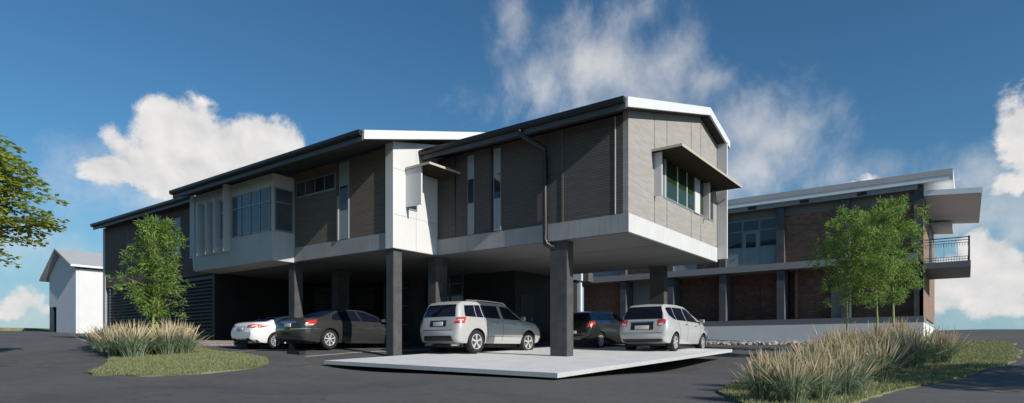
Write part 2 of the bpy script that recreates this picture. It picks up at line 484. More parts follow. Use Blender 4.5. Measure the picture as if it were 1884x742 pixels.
def smoothpoly(pts, it=2):
    for _ in range(it):
        q = []
        for i in range(len(pts)):
            a = pts[i]; b = pts[(i + 1) % len(pts)]
            q += [(a[0] * .75 + b[0] * .25, a[1] * .75 + b[1] * .25), (a[0] * .25 + b[0] * .75, a[1] * .25 + b[1] * .75)]
        pts = q
    return pts

def rough_edge(poly, st=.22, amp=.05):
    q = []; rj = random.Random(9)
    for i in range(len(poly)):
        a = Vector(poly[i]); b = Vector(poly[(i + 1) % len(poly)]); k = max(1, int((b - a).length / st))
        n_ = Vector((-(b - a).y, (b - a).x)).normalized()
        for j in range(k):
            p_ = a.lerp(b, j / k) + n_ * rj.gauss(0, amp); q.append((p_.x, p_.y))
    return q
def patch(name, poly, mat, dz, step=.35, kind='structure'):
    n = len(poly)
    x0 = min(p[0] for p in poly); x1 = max(p[0] for p in poly); y0 = min(p[1] for p in poly); y1 = max(p[1] for p in poly)
    P = [Vector(p) for p in poly]
    for X in np.arange(x0, x1, step):
        for Y in np.arange(y0, y1, step):
            if in_poly(X, Y, poly): P.append(Vector((X, Y)))
    r = delaunay_2d_cdt(P, [(i, (i + 1) % n) for i in range(n)], [], 1, 1e-4)
    vs = np.array([(v.x, v.y) for v in r[0]])
    z = terr(vs[:, 0], vs[:, 1]) + dz
    V = [(float(a), float(b), float(c)) for (a, b), c in zip(vs, z)]
    k = len(V)
    # edge skirt so that the turf has a thickness
    F = [tuple(f) for f in r[2]]
    me = bpy.data.meshes.new(name); me.from_pydata(V, [], F)
    bm = bmesh.new(); bm.from_mesh(me)
    be = [e for e in bm.edges if len(e.link_faces) == 1]
    ext = bmesh.ops.extrude_edge_only(bm, edges=be)
    bmesh.ops.translate(bm, verts=[v for v in ext['geom'] if isinstance(v, bmesh.types.BMVert)], vec=(0, 0, -dz - .05))
    bmesh.ops.recalc_face_normals(bm, faces=bm.faces)
    if sum(f.normal.z for f in bm.faces) < 0: bmesh.ops.reverse_faces(bm, faces=bm.faces)
    bm.to_mesh(me); bm.free(); me.shade_smooth(); me.set_sharp_from_angle(angle=R(40))
    o = mesh_obj(name, me, mat); tag(o, kind=kind); return o

LL = [(-8.0, -9.25), (-7.2, -8.6), (-7.0, -7.4), (-7.5, -5.9), (-9.6, -4.9), (-12.6, -4.3), (-15.2, -3.7), (-17.0, -3.2), (-18.1, -2.1), (-27, -2.1), (-26, -3.6), (-21.5, -4.6), (-17.5, -6.2), (-13.6, -7.5), (-10.8, -8.7), (-9.6, -9.6)]
LEFT = smoothpoly(LL)
RR = []
for q in ((1340, 742), (1325, 716), (1400, 690), (1470, 668)):
    h = hitg(*q); RR.append(h[:2])
RR += [(4.0, 5.5), (3.3, 9.5), (3.6, 13.0), (5.6, 15.0)]
for q in ((1765, 630), (1850, 630), (1868, 638), (1876, 656), (1868, 668), (1837, 674), (1787, 691), (1715, 706), (1641, 722), (1577, 742), (1500, 775)):
    h = hitg(*q)
    RR.append(h[:2])
RIGHT = smoothpoly(RR, 2)
patch('lawn', rough_edge(LEFT), M['lawn'], .035)
patch('lawn', rough_edge(RIGHT), M['lawn'], .035)
# far grassy verges behind the road ends
FG = [(-79, -32), (-70, -14), (-73, -4), (-78, 6), (-82, 30), (-130, 60), (-150, -40)]
patch('grass_hill', smoothpoly(FG, 1), M['lawn'], .35, 4)
FG2 = [(22, 51), (45, 40), (110, 60), (100, 110), (30, 90), (12, 64)]
patch('grass_hill', smoothpoly(FG2, 1), M['lawn'], .12, 4)

# lawn blades (uncountable)
def blades(name, poly, n, dens=None, hmin=.03, hmax=.075):
    x0 = min(p[0] for p in poly); x1 = max(p[0] for p in poly); y0 = min(p[1] for p in poly); y1 = max(p[1] for p in poly)
    pts = []
    rr = random.Random(5)
    while len(pts) < n:
        X = rr.uniform(x0, x1); Y = rr.uniform(y0, y1)
        if in_poly(X, Y, poly): pts.append((X, Y))
    pts = np.array(pts); z = terr(pts[:, 0], pts[:, 1]) + .03
    V = []; F = []; T = []
    for (X, Y), Z in zip(pts, z):
        a = rr.uniform(0, 6.28); h = rr.uniform(hmin, hmax); w = .007; l = rr.uniform(.01, .06)
        ca, sa = math.cos(a), math.sin(a); b = rr.uniform(0, 6.28)
        k = len(V)
        V += [(X - ca * w, Y - sa * w, Z), (X + ca * w, Y + sa * w, Z), (X + math.cos(b) * l, Y + math.sin(b) * l, Z + h)]
        F.append((k, k + 1, k + 2)); tn = rr.random(); T += [tn] * 3
    me = bpy.data.meshes.new(name); me.from_pydata(V, [], F)
    at_ = me.attributes.new('tone', 'FLOAT', 'POINT'); at_.data.foreach_set('value', T)
    o = mesh_obj(name, me, M['lawnblade']); tag(o, kind='stuff'); return o
NEARL = [p for p in LEFT if p[0] > -19]
o = blades('lawn_grass', LEFT, 42000); tag(o, 'short dry green turf of the left lawn', 'grass')
o = blades('lawn_grass', RIGHT, 62000); tag(o, 'short dry green turf of the right verge', 'grass')

# ---------------------------------------------------------------- parking slab
def slabz(x, y): return .04 * y - .021 * x - .042
def slanted(bm, pts, th):
    top = [bm.verts.new((x, y, slabz(x, y))) for x, y in pts]; bot = [bm.verts.new((x, y, slabz(x, y) - th)) for x, y in pts]
    n = len(pts)
    bm.faces.new(top); bm.faces.new(bot[::-1])
    for i in range(n): bm.faces.new((bot[i], bot[(i + 1) % n], top[(i + 1) % n], top[i]))
    return bm
bm = slanted(bmesh.new(), [(-6.79, -4.78), (.76, -4.78), (.76, 6.63), (-6.79, 6.63)], .10)
me = bpy.data.meshes.new('pavement'); bmesh.ops.recalc_face_normals(bm, faces=bm.faces)
for f in bm.faces: f.material_index = 0 if f.normal.z > .7 else 1
bm.to_mesh(me); bm.free()
mesh_obj('pavement', me, [M['slab'], M['slabedge']])['kind'] = 'structure'

def strip(name, pts, w, mat, dz):
    V = []; F = []
    P = [Vector(p[:2]) for p in pts]
    for i, p_ in enumerate(P):
        d = (P[min(i + 1, len(P) - 1)] - P[max(i - 1, 0)]).normalized(); nrm = Vector((-d.y, d.x)) * w / 2
        for q in (p_ - nrm, p_ + nrm): V.append((q.x, q.y, gz(q.x, q.y) + dz))
        if i: F.append((2 * i - 2, 2 * i - 1, 2 * i + 1, 2 * i))
    me = bpy.data.meshes.new(name); me.from_pydata(V, [], F)
    bm = bmesh.new(); bm.from_mesh(me); bmesh.ops.recalc_face_normals(bm, faces=bm.faces)
    if sum(f.normal.z for f in bm.faces) < 0: bmesh.ops.reverse_faces(bm, faces=bm.faces)
    bm.to_mesh(me); bm.free()
    o = mesh_obj(name, me, mat); tag(o, kind='structure'); return o
for X in (-8.9, -13.3, -17.2):
    strip('parking_line', [(X, y) for y in np.arange(-3.9, 3.6, .5)], .11, M['paint'], .006)

# ================================================================= MAIN BUILDING
mb = thing('carport_building', (-9, 2, 0), 'long two storey building with dark brown cladding raised on charcoal columns over parked cars', 'building')
def part(name, bm, mat, parent=mb, **k): return obj(name, bm, mat, parent, **k)

ZS, ZF = 3.40, 3.91          # soffit, top of band
# --- right block: wall volumes
def gable_wall(bm, x0, x1, ya, yb, z0, ze, yr, zr, zb):
    prism(bm, [(ya, z0), (yb, z0), (yb, zb), (yr, zr), (ya, ze)], 'x', x0, x1)
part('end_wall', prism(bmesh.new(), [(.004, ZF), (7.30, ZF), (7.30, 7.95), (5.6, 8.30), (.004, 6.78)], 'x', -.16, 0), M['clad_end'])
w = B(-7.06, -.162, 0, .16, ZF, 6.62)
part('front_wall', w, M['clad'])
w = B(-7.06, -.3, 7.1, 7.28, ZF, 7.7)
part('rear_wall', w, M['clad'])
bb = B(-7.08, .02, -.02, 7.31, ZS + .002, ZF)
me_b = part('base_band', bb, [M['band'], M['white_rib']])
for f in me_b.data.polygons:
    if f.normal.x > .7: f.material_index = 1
# far corner fin on end wall
part('corner_fin', B(-.1, .36, 7.33, 7.42, 3.5, 7.72), M['white'])
# trims on front wall
part('cladding_trim', B(-2.12, -2.06, -.02, 0, ZF, 6.6), M['clad_far'])
part('cladding_trim', B(-.40, -.375, -.018, 0, ZF + .02, 6.6), M['white'])
part('cladding_trim', B(-6.28, -6.24, -.015, 0, ZF, 6.6), M['gutter'])
part('cladding_trim', B(-4.74, -4.68, -.02, 0, ZF, 6.6), M['gutter'])
for yj in (1.72, 2.65, 4.7, 5.62):
    part('panel_joint', B(0, .004, yj, yj + .022, ZF, 6.7 + yj * .22), M['rake_soffit'])
# --- roof of right block
def slab_roof(bm, x0, x1, line, th):
    """line: [(y,z)...] top line, thickness th downwards"""
    pts = line + [(y, z - th) for y, z in reversed(line)]
    return prism(bm, pts, 'x', x0, x1)
def roof(x0, x1, line, name_parent):
    r = part('roof', slab_roof(bmesh.new(), x0, x1 - .06, line, .22), M['rake_soffit'], name_parent)
    # white raking fascia on the +x gable
    l2 = [(y, z + .03) for y, z in line]
    obj('gable_fascia', slab_roof(bmesh.new(), x1 - .06, x1, l2, .26), M['white_fascia'], r)
    y0, z0 = line[0]
    obj('eave_fascia', B(x0, x1 - .062, y0 - .03, y0 + .02, z0 - .27, z0 - .045), M['eave'], r)
    g = bmesh.new(); prism(g, [(y0 - .15, z0 + .02), (y0 - .03, z0 + .02), (y0 - .03, z0 - .13), (y0 - .11, z0 - .13), (y0 - .15, z0 - .07)], 'x', x0 - .05, x1 - .063)
    obj('gutter', g, M['gutter'], r)
    return r
roof(-7.0, .36, [(-.76, 6.70), (5.56, 8.40), (7.72, 7.82)], mb)
# --- window in the end wall (recessed) : frame proud, glass, mullions
bw = part('window', B(.0, .014, 2.36, 6.92, 4.79, 6.04), M['alu'])
for a, b, mt in ((2.62, 3.42, 'glassgreen'), (3.48, 4.22, 'glassgreen'), (4.27, 4.93, 'glassgreen'), (5.44, 5.86, 'glassgreen'), (6.42, 6.82, 'glass')):
    obj('pane', B(.0145, .02, a, b, 4.86, 5.97), M[mt], bw)
for yv in (2.44, 3.43, 4.23):
    obj('mullion', B(.015, .035, yv, yv + .045, 4.80, 6.03), M['white'], bw)
for a, b in ((4.95, 5.42), (5.9, 6.0), (6.2, 6.4)):
    obj('panel', B(.015, .05, a, b, 4.80, 6.03), M['white'], bw)
# awning and its fins
aw = part('window_awning', B(.001, .905, 1.53, 7.24, 5.965, 6.02), M['awning'])
# prism above is in (x,z) along y
obj('edge_strip', B(.906, .925, 1.51, 7.26, 5.955, 6.025), M['awning_edge'], aw)
obj('edge_strip', B(.001, .905, 1.51, 1.528, 5.955, 6.025), M['awning_edge'], aw)
part('sun_fin', B(.0, .24, 1.69, 1.75, 4.70, 5.96), M['white'])
part('sun_fin', B(.0, .24, 5.82, 5.88, 4.70, 5.96), M['white'])
# --- strip windows in the front wall
def slot(x0, x1, z0, z1, za, zb, y, parent=mb):
    f = part('window', B(x0, x1, y - .03, y, z0, z1), M['bluegrey'], parent)
    obj('pane', B(x0 + .09 * (x1 - x0), x1 - .05 * (x1 - x0), y - .036, y - .031, za, zb), M['glass'], f)
    return f
slot(-5.70, -5.43, 3.93, 6.50, 4.95, 5.72, -.001)
slot(-4.62, -4.34, 3.93, 6.52, 4.95, 5.72, -.001)
# downpipe
dp = bmesh.new()
tube(dp, [(-3.02, -.84, 6.56), (-3.0, -.80, 6.42), (-2.62, -.16, 6.12), (-2.62, -.12, 5.9), (-2.62, -.12, 3.75), (-2.62, -.12, 3.45), (-2.60, -.10, 3.32), (-2.50, 0, 3.24), (-2.38, .10, 3.22)], .08, 12)
d_ = part('downpipe', dp, M['gutter'], smooth=True)
for zz in (5.3, 4.1): obj('pipe_clip', B(-2.70, -2.54, -.11, -.01, zz, zz + .04), M['gutter'], d_)

# --- left block
XL = -7.08
part('side_wall', prism(bmesh.new(), [(-2.0, ZS), (2.2, ZS), (2.2, 7.6), (-2.0, 6.72)], 'x', XL - .35, XL), M['white'])
for zj in (4.45, 5.9):
    part('panel_joint', B(XL, XL + .003, -1.98, -.001, zj, zj + .012), M['trimgrey'])
for yj in (-1.0,):
    part('panel_joint', B(XL, XL + .003, yj, yj + .012, ZS, 6.8), M['trimgrey'])
part('front_wall', B(-12.41, -7.45, -1.93, -1.75, ZF, 6.62), M['clad_brown'])
part('base_band', B(-12.41, -7.432, -1.96, -.0, ZS + .002, ZF - .002), M['band'])
part('cladding_trim', B(-9.92, -9.86, -1.96, -1.93, ZF, 6.6), M['clad_far'])
# vertical slot with reveal
sw = part('window', B(-9.79, -9.29, -1.965, -1.93, 3.93, 6.52), M['bluegrey'])
obj('pane', B(-9.73, -9.33, -1.972, -1.966, 4.92, 5.72), M['glass'], sw)
obj('sill_strip', B(-9.86, -9.795, -2.0, -1.93, 3.91, 5.4), M['cream'], sw)
# ribbon window
rw = part('window', B(-12.25, -9.98, -1.975, -1.93, 5.68, 6.26), M['alu'])
for k in range(4):
    a = -12.20 + k * .555
    obj('pane', B(a, a + .50, -1.982, -1.976, 5.74, 6.21), M['glass'], rw)
# bay box
YB = -2.82
bay = part('bay_box', B(-17.92, -12.40, YB, -1.8, ZS - .01, 6.45), M['bay'])
obj('bay_base', B(-17.94, -12.38, YB - .012, -1.78, ZS - .03, 4.40), M['bay'], bay)
# ribbon of windows on the bay
bwn = part('window', B(-15.02, -12.47, YB - .018, YB - .0005, 4.43, 5.97), M['alu'])
for k in range(4):
    a = -14.96 + k * .62
    for z0, z1 in ((4.49, 5.44), (5.50, 5.92)):
        obj('pane', B(a, a + .565, YB - .024, YB - .019, z0, z1), M['glassblue'], bwn)
for k in range(5):
    a = -15.0 + k * .62
    obj('mullion', B(a - .02, a + .02, YB - .05, YB - .019, 4.43, 5.97), M['alu'], bwn)
obj('transom', B(-15.02, -12.47, YB - .045, YB - .02, 5.445, 5.495), M['alu'], bwn)
sdw = part('window', B(-12.398, -12.38, -2.74, -1.99, 4.43, 5.97), M['alu'])
obj('pane', B(-12.379, -12.374, -2.68, -2.05, 4.49, 5.44), M['glassblue'], sdw)
obj('pane', B(-12.379, -12.374, -2.68, -2.05, 5.50, 5.92), M['glassblue'], sdw)
for k in range(4):
    a = -17.80 + k * .64
    nw = part('window', B(a, a + .36, YB - .018, YB - .0005, 4.43, 5.97), M['bluegrey'])
    for z0, z1 in ((4.49, 5.44), (5.50, 5.92)):
        obj('pane', B(a + .05, a + .31, YB - .024, YB - .019, z0, z1), M['glassblue'], nw)
for k, (a, zt) in enumerate(((-17.22, 6.0), (-16.57, 6.0), (-15.95, 6.0), (-15.22, 6.45))):
    part('sun_fin', B(a, a + .06, YB - .30, YB - .02, 3.92, zt), M['bay'])
# stepped end panel at the far corner
ep = bmesh.new()
prism(ep, [(-18.30, 4.0), (-18.10, 4.0), (-18.02, 3.41), (-17.93, 3.41), (-17.93, 6.44), (-18.30, 6.44)], 'y', YB - .03, -1.9)
part('end_panel', ep, M['bay'])
part('end_panel', B(-18.62, -18.302, -2.7, -1.9, 3.98, 6.44), M['white'])
roof(-18.3, -6.65, [(-3.5, 6.54), (3.2, 8.34), (9.0, 6.78)], mb)
# small awning and screen on the white wall
sa = part('window_awning', B(XL + .001, -6.01, -1.48, -.04, 5.965, 6.02), M['awning'])
obj('edge_strip', B(-6.009, -5.99, -1.5, -.04, 5.955, 6.025), M['awning_edge'], sa)
obj('edge_strip', B(XL + .001, -6.01, -1.50, -1.482, 5.955, 6.025), M['awning_edge'], sa)
part('privacy_screen', B(XL + .002, -6.39, -1.46, -1.40, 4.77, 5.96), M['white'])
w2 = part('window', B(XL, XL + .012, -1.38, -.95, 4.7, 5.9), M['alu'])
obj('pane', B(XL + .0125, XL + .018, -1.33, -1.0, 4.76, 5.84), M['glass'], w2)

# --- far left block
part('front_wall', B(-29.1, -18.35, -2.0, -1.8, 3.38, 6.62), M['clad_far'])
part('end_wall', B(-29.1, -28.9, -1.799, 6, .4, 6.9), M['clad_far'])
part('corner_trim', B(-29.36, -29.12, -2.04, -1.8, .3, 6.55), M['trimgrey'])
part('cladding_trim', B(-23.2, -22.8, -2.06, -2.0, 3.4, 6.5), M['trimgrey'])
part('panel_joint', B(-26.4, -26.34, -2.006, -2.0, 3.4, 6.5), M['gutter'])
fw = part('window', B(-21.5, -20.85, -2.03, -2.0, 4.4, 6.1), M['bluegrey'])
obj('pane', B(-21.45, -20.9, -2.036, -2.031, 4.45, 6.05), M['glassblue'], fw)
part('sun_fin', B(-21.78, -21.72, -2.2, -2.001, 4.7, 6.1), M['cream'])
roof(-29.5, -18.8, [(-2.42, 6.72), (3, 8.1), (8.5, 6.7)], mb)

# --- soffits (carport ceiling)
sf = bmesh.new()
box(sf, -7.06, 0, 0, 7.28, ZS - .02, ZS)
part('carport_ceiling', sf, M['soffit'])
part('carport_ceiling', B(-18.3, -7.062, -1.94, 9.6, ZS - .021, ZS - .001), M['soffit'])
for yj in (2.4, 4.9): part('ceiling_joint', B(-7.0, -.02, yj, yj + .02, ZS - .024, ZS - .02), M['gutter'])
# --- undercroft walls
part('dark_wall', B(-18.1, -17.95, -1.78, 2.8, .1, ZS - .022), M['black'])
part('dark_wall', B(-18.1, -15.6, 4.95, 5.1, .2, ZS - .022), M['black'])
part('dark_wall', B(-18.1, -17.96, 2.81, 4.94, .2, ZS - .022), M['black'])
def louvres(name, along, a0, a1, fixed, z0, z1, pitch, mat, back):
    f = part(name, (B(a0, a1, fixed + .10, fixed + .13, z0, z1) if along == 'x' else B(fixed - .13, fixed - .10, a0, a1, z0, z1)), back)
    n = int((z1 - z0) / pitch); bm = bmesh.new()
    for i in range(n):
        z = z0 + pitch * (i + .5)
        if along == 'x':
            prism(bm, [(fixed - .02, z - .035), (fixed + .0, z - .035), (fixed + .085, z + .025), (fixed + .065, z + .035)], 'x', a0, a1)
        else:
            prism(bm, [(fixed + .03, z - .035), (fixed + .01, z - .035), (fixed - .075, z + .025), (fixed - .055, z + .035)], 'y', a0, a1)
    obj('blades', bm, mat, f)
    return f
louvres('louvre_screen', 'x', -28.9, -18.12, -1.95, .3, 3.37, .155, M['louvre'], M['blackmetal'])
louvres('louvre_screen', 'y', 2.85, 4.9, -17.80, 2.0, 3.3, .12, M['louvre_pale'], M['black'])
louvres('louvre_screen', 'x', -17.7, -15.68, 4.82, 2.15, 3.32, .12, M['louvre_pale'], M['black'])
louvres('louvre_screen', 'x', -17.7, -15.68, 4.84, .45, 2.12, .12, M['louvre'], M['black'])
part('dark_pier', B(-15.62, -15.2, 4.6, 5.1, .2, ZS - .022), M['black'])
part('dark_pier', B(-18.1, -17.90, -2.02, -1.785, .1, ZS - .04), M['black'])
# glazed entrance
gl = part('entrance_glazing', B(-15.19, -9.96, 4.80, 4.86, .44, ZS - .03), M['glassblue'])
for X in (-15.1, -14.35, -13.3, -12.6, -11.6, -10.9, -10.1):
    obj('mullion', B(X, X + .05, 4.74, 4.80, .44, ZS - .03), M['alu'], gl)
for Z in (.46, 1.32, 2.18, 3.02):
    obj('transom', B(-15.19, -9.96, 4.745, 4.795, Z, Z + .045), M['alu'], gl)
# core room
part('core_wall', B(-9.95, -7.25, 4.70, 9.6, .25, ZS - .022), M['black'])
dr = part('door', B(-7.25, -7.235, 5.05, 5.95, .42, 2.45), M['blackmetal'])
obj('handle', B(-7.235, -7.19, 5.82, 5.85, 1.35, 1.5), M['chrome'], dr)
# columns
for (x0, x1, y0, y1, zb) in ((-2.55, -1.96, .04, .40, 0), (-7.51, -7.17, -1.9, -1.53, .02), (-12.81, -12.44, -1.90, -1.54, .1), (-12.95, -12.59, .12, .72, .2),
                             (-7.60, -7.22, .08, .66, .05), (-2.47, -1.88, 6.95, 7.27, .1), (-12.75, -12.15, 4.1, 4.55, .3)):
    part('column', B(x0, x1, y0, y1, zb - .25, ZS - .021), M['column'], bevel=.012)

# ================================================================= BRICK BUILDING
bk = thing('brick_building', (0, 20, 1), 'two storey brown brick building with grey pilasters, flat overhanging roof and side balcony', 'building')
def bp(name, bm, mat, parent=bk, **k): return obj(name, bm, mat, parent, **k)
YW = 19.75
pil = [5.53 - 3.06 * k for k in range(7)]
bp('upper_wall', B(-1.0, 5.68, YW, YW + .2, 4.75, 7.30), M['brick'])
bp('upper_wall', B(-12.6, -3.7, YW, YW + .2, 4.75, 7.30), M['brick'])
bp('wall_header', B(-13, 5.68, YW - .01, YW + .18, 7.301, 7.95), M['taupe'])
# lower wall: stepped recesses
bp('lower_wall', B(-3.9, -1.95, 21.2, 21.35, 1.5, 4.4), M['brick'])
bp('lower_wall', B(-1.95, .0, 20.9, 21.05, 1.5, 4.4), M['brick'])
bp('lower_wall', B(0.0, .15, 20.0, 21.04, 1.5, 4.4), M['brick'])
bp('lower_wall', B(.15, 5.68, 20.5, 20.65, 1.5, 4.4), M['brick'])
bp('lower_wall', B(-8.0, -3.9, 21.0, 21.15, 1.5, 4.4), M['brick'])
bp('lower_wall', B(-13.0, -9.9, 20.2, 20.35, .6, 4.4), M['brick'])
bp('cream_panel', B(-9.55, -7.95, 20.4, 20.55, .6, 4.4), M['cream'])
bp('cream_panel', B(1.75, 2.30, 19.9, 20.0, 1.76, 3.4), M['cream'])
bp('corner_trim', B(2.62, 2.68, 19.86, 19.95, 1.76, 3.2), M['white'])
bp('grey_wall', B(-18, -12.3, 18.6, 18.8, .3, 4.4), M['plinth'])
bp('white_beam', B(-18, -12.2, 18.5, 19.2, 4.5, 4.98), M['white'])
bp('beam_bracket', B(-12.19, -11.8, 18.7, 19.29, 4.45, 5.0), M['pilaster'])
bp('side_wall', B(5.56, 5.72, 19.42, 31.5, 1.75, 7.9), M['brick_side'])
for k, X in enumerate(pil):
    if X < -11: continue
    z0 = 1.76 if X > 5 or (abs(X - 2.47) < .1) else 1.0
    bp('pilaster', B(X - .19, X + .185 if X < 5 else 5.715, 19.40, YW + .02 if X < 5 else 19.9, 4.751, 7.94), M['pilaster'])
    bp('pilaster', B(X - .19, X + .185 if X < 5 else 5.715, 19.42, YW + (1.0 if X < 2 else .7), z0, 4.39), M['pilaster'])
bp('upper_floor_slab', B(-14, 5.50, 19.30, 21.5, 4.40, 4.749), M['slabgrey'])
bp('plinth_band', B(-9, 5.735, 19.36, 21.4, 1.46, 1.755), M['plinth_dark'])
bp('plinth', B(-9, 5.73, 19.33, 31.5, .1, 1.455), M['plinth'])
bp('plinth', B(-14, -9.002, 19.9, 21.4, .2, 1.1), M['plinth_dark'])
# roof
rf = bp('roof', prism(bmesh.new(), [(19.25, 8.42), (19.25, 7.95), (30.5, 8.2), (30.5, 8.7)], 'x', -14, 6.80), M['paleslab'])
obj('fascia', B(-14, 6.82, 19.10, 19.248, 7.93, 8.15), M['roofwhite'], rf)
obj('fascia_cap', B(-14, 6.84, 19.08, 19.247, 8.151, 8.42), M['roofcap'], rf)
obj('end_fascia', prism(bmesh.new(), [(19.09, 8.43), (19.09, 7.92), (30.5, 8.17), (30.5, 8.72)], 'x', 6.801, 6.86), M['white_fascia'], rf)
obj('soffit_edge', B(-14, 5.5, 19.249, 19.255, 7.7, 7.94), M['trimgrey'], rf)
for X in (-2.0, .6, 3.2):
    bp('vent', B(X - .2, X + .22, 19.225, 19.248, 7.74, 7.90), M['gutter'])
# curtain wall windows on upper floor
def curtain(x0, x1, n, door=None):
    f = bp('window', B(x0, x1, YW - .12, YW - .001, 4.76, 7.28), M['bluegrey'])
    w = (x1 - x0) / n
    for k in range(n):
        a = x0 + k * w
        obj('pane', B(a + .05, a + w - .05, YW - .128, YW - .121, 6.70, 7.22), M['glass'], f)
        if door != k:
            obj('pane', B(a + .05, a + w - .05, YW - .128, YW - .121, 5.80, 6.62), M['glass'], f)
        obj('mullion', B(a - .02, a + .02, YW - .14, YW - .121, 5.74, 7.28), M['alu'], f)
    obj('transom', B(x0, x1, YW - .139, YW - .1215, 6.64, 6.69), M['alu'], f)
    obj('transom', B(x0, x1, YW - .139, YW - .1215, 5.74, 5.79), M['alu'], f)
    return f
cw = curtain(-3.5, -.82, 3, 1)
dd = bp('door', B(-2.58, -1.72, YW - .15, YW - .122, 4.77, 6.60), M['bluegrey'])
obj('door_glass', B(-2.42, -1.9, YW - .156, YW - .151, 5.75, 6.50), M['glass'], dd)
obj('handle', tube(bmesh.new(), [(-2.52, YW - .16, 5.5), (-2.52, YW - .2, 5.5), (-2.40, YW - .2, 5.5)], .015, 6), M['chrome'], dd)
curtain(-7.9, -5.2, 3); curtain(-12.5, -9.98, 3)
# side windows / recess on the east wall
bp('side_recess', B(5.721, 5.74, 24.6, 27.5, 4.3, 7.4), M['gutter'])
# canopy and balcony on the east side
cn = bp('balcony_canopy', prism(bmesh.new(), [(5.73, 7.62), (7.9, 7.45), (7.9, 7.22), (5.73, 7.40)], 'y', 19.42, 27.8), M['paleslab'])
obj('fascia', prism(bmesh.new(), [(5.73, 7.63), (7.92, 7.46), (7.92, 7.21), (5.73, 7.39)], 'y', 19.38, 19.419), M['roofwhite'], cn)
bp('lower_canopy', prism(bmesh.new(), [(5.73, 7.3), (6.7, 7.22), (6.7, 7.10), (5.73, 7.18)], 'y', 26.5, 30.2), M['paleslab'])
bl = bp('balcony', B(5.73, 7.5, 19.38, 25.0, 3.95, 4.22), M['plinth_dark'])
rl = bmesh.new()
for Z, th in ((5.28, .04), (5.16, .03), (5.05, .02), (4.42, .02), (4.30, .02)):
    box(rl, 5.75, 7.42, 19.44, 19.47, Z, Z + th); box(rl, 7.42, 7.45, 19.47, 24.9, Z, Z + th)
for k in range(17):
    X = 5.78 + k * .1
    box(rl, X, X + .015, 19.445, 19.46, 4.22, 4.44)
    box(rl, X, X + .015, 19.445, 19.46, 4.9, 5.06)
for k in range(3): box(rl, 6.0 + k * .5, 6.01 + k * .5, 19.45, 19.458, 4.4, 5.1)
for k in range(50):
    Y = 19.55 + k * .107
    box(rl, 7.43, 7.44, Y, Y + .015, 4.22, 5.06)
ra = bp('railing', rl, M['rail'])
obj('post', B(7.40, 7.47, 19.40, 19.47, 4.22, 5.34), M['rail'], ra)
obj('post', B(7.40, 7.47, 24.85, 24.92, 4.22, 5.34), M['rail'], ra)

# ================================================================= WHITE HOUSE (left)
wh = thing('gabled_house', (-63, 10, 1.5), 'pale grey and white gabled house at the end of the road behind the shrubs', 'house')
def hp(name, bm, mat, parent=wh, **k): return obj(name, bm, mat, parent, **k)
hp('gable_wall', prism(bmesh.new(), [(-65.4, 1.3), (-60.3, 1.3), (-60.3, 7.70), (-64.0, 9.70), (-67.4, 7.45), (-67.4, 4.35), (-65.4, 4.35)], 'y', 6.8, 7.0), M['housegrey'])
hp('side_wall', B(-60.5, -60.25, 7.001, 19, 1.3, 7.75), M['white'])
hp('rear_wall', B(-67.4, -60.5, 18.8, 19, 1.3, 8), M['housegrey'])
hp('post', B(-67.4, -66.4, 6.82, 7.4, 1.3, 4.349), M['gutter'])
rp = [(-59.8, 8.05), (-64.0, 9.95), (-68.3, 7.15)]
hr = hp('roof', prism(bmesh.new(), rp + [(x, z - .16) for x, z in reversed(rp)], 'y', 6.2, 19.8), M['houseroof'])
obj('gutter', B(-59.82, -59.68, 6.18, 19.8, 7.88, 8.07), M['white_fascia'], hr)
hp('unseen_shed', B(-58.2, -45, 10.2, 17, 1.0, 6.0), M['housegrey'])  # unseen shed behind the main building, added to shadow the house side wall

# low block retaining wall on the lawn at left
a = Vector((*spot(344, 24.5),)); b = Vector((*spot(474, 27.0),))
lw = bmesh.new()
d = (b - a).normalized(); n_ = Vector((-d.y, d.x)) * .11
q = [a - n_, b - n_, b + n_, a + n_]
prism(lw, [(v.x, v.y) for v in q], 'z', 0.05, .56)
o = obj('retaining_wall', lw, M['blockwall'], org=(a.x, a.y, 0)); tag(o, 'low grey block wall along the back of the left lawn', 'wall')

# rock strip before the plinth
rk = []
V = []; F = []; T = []
rr = random.Random(3)
for k in range(300):
    tt = rr.random(); px = 1287 + tt * 250
    y = 15.6 + rr.gauss(0, .33); 
    r_ = ray(px, HOR); dpt = (y - CAM.y) / r_.y; x = CAM.x + r_.x * dpt
    s_ = rr.uniform(.07, .19)
    bm = bmesh.new(); bmesh.ops.create_icosphere(bm, subdivisions=1, radius=1)
    ax, ay, az_ = s_ * rr.uniform(.8, 1.5), s_ * rr.uniform(.7, 1.2), s_ * rr.uniform(.45, .8)
    z = gz(x, y) + az_ * .4; rot = Matrix.Rotation(rr.uniform(0, 3), 3, 'Z'); base = len(V); tn = rr.random()
    for v in bm.verts:
        c_ = rot @ Vector((v.co.x * ax, v.co.y * ay, v.co.z * az_)) * rr.uniform(.85, 1.12); V.append((c_.x + x, c_.y + y, c_.z + z)); T.append(tn)
    for f in bm.faces: F.append([base + v.index for v in f.verts])
    bm.free()
me = bpy.data.meshes.new('river_stones'); me.from_pydata(V, [], F); at_ = me.attributes.new('tone', 'FLOAT', 'POINT'); at_.data.foreach_set('value', T)
o = mesh_obj('river_stones', me, M['stone']); tag(o, 'strip of pale loose stones along the foot of the brick building', 'stones', kind='stuff')

exec_cars = True
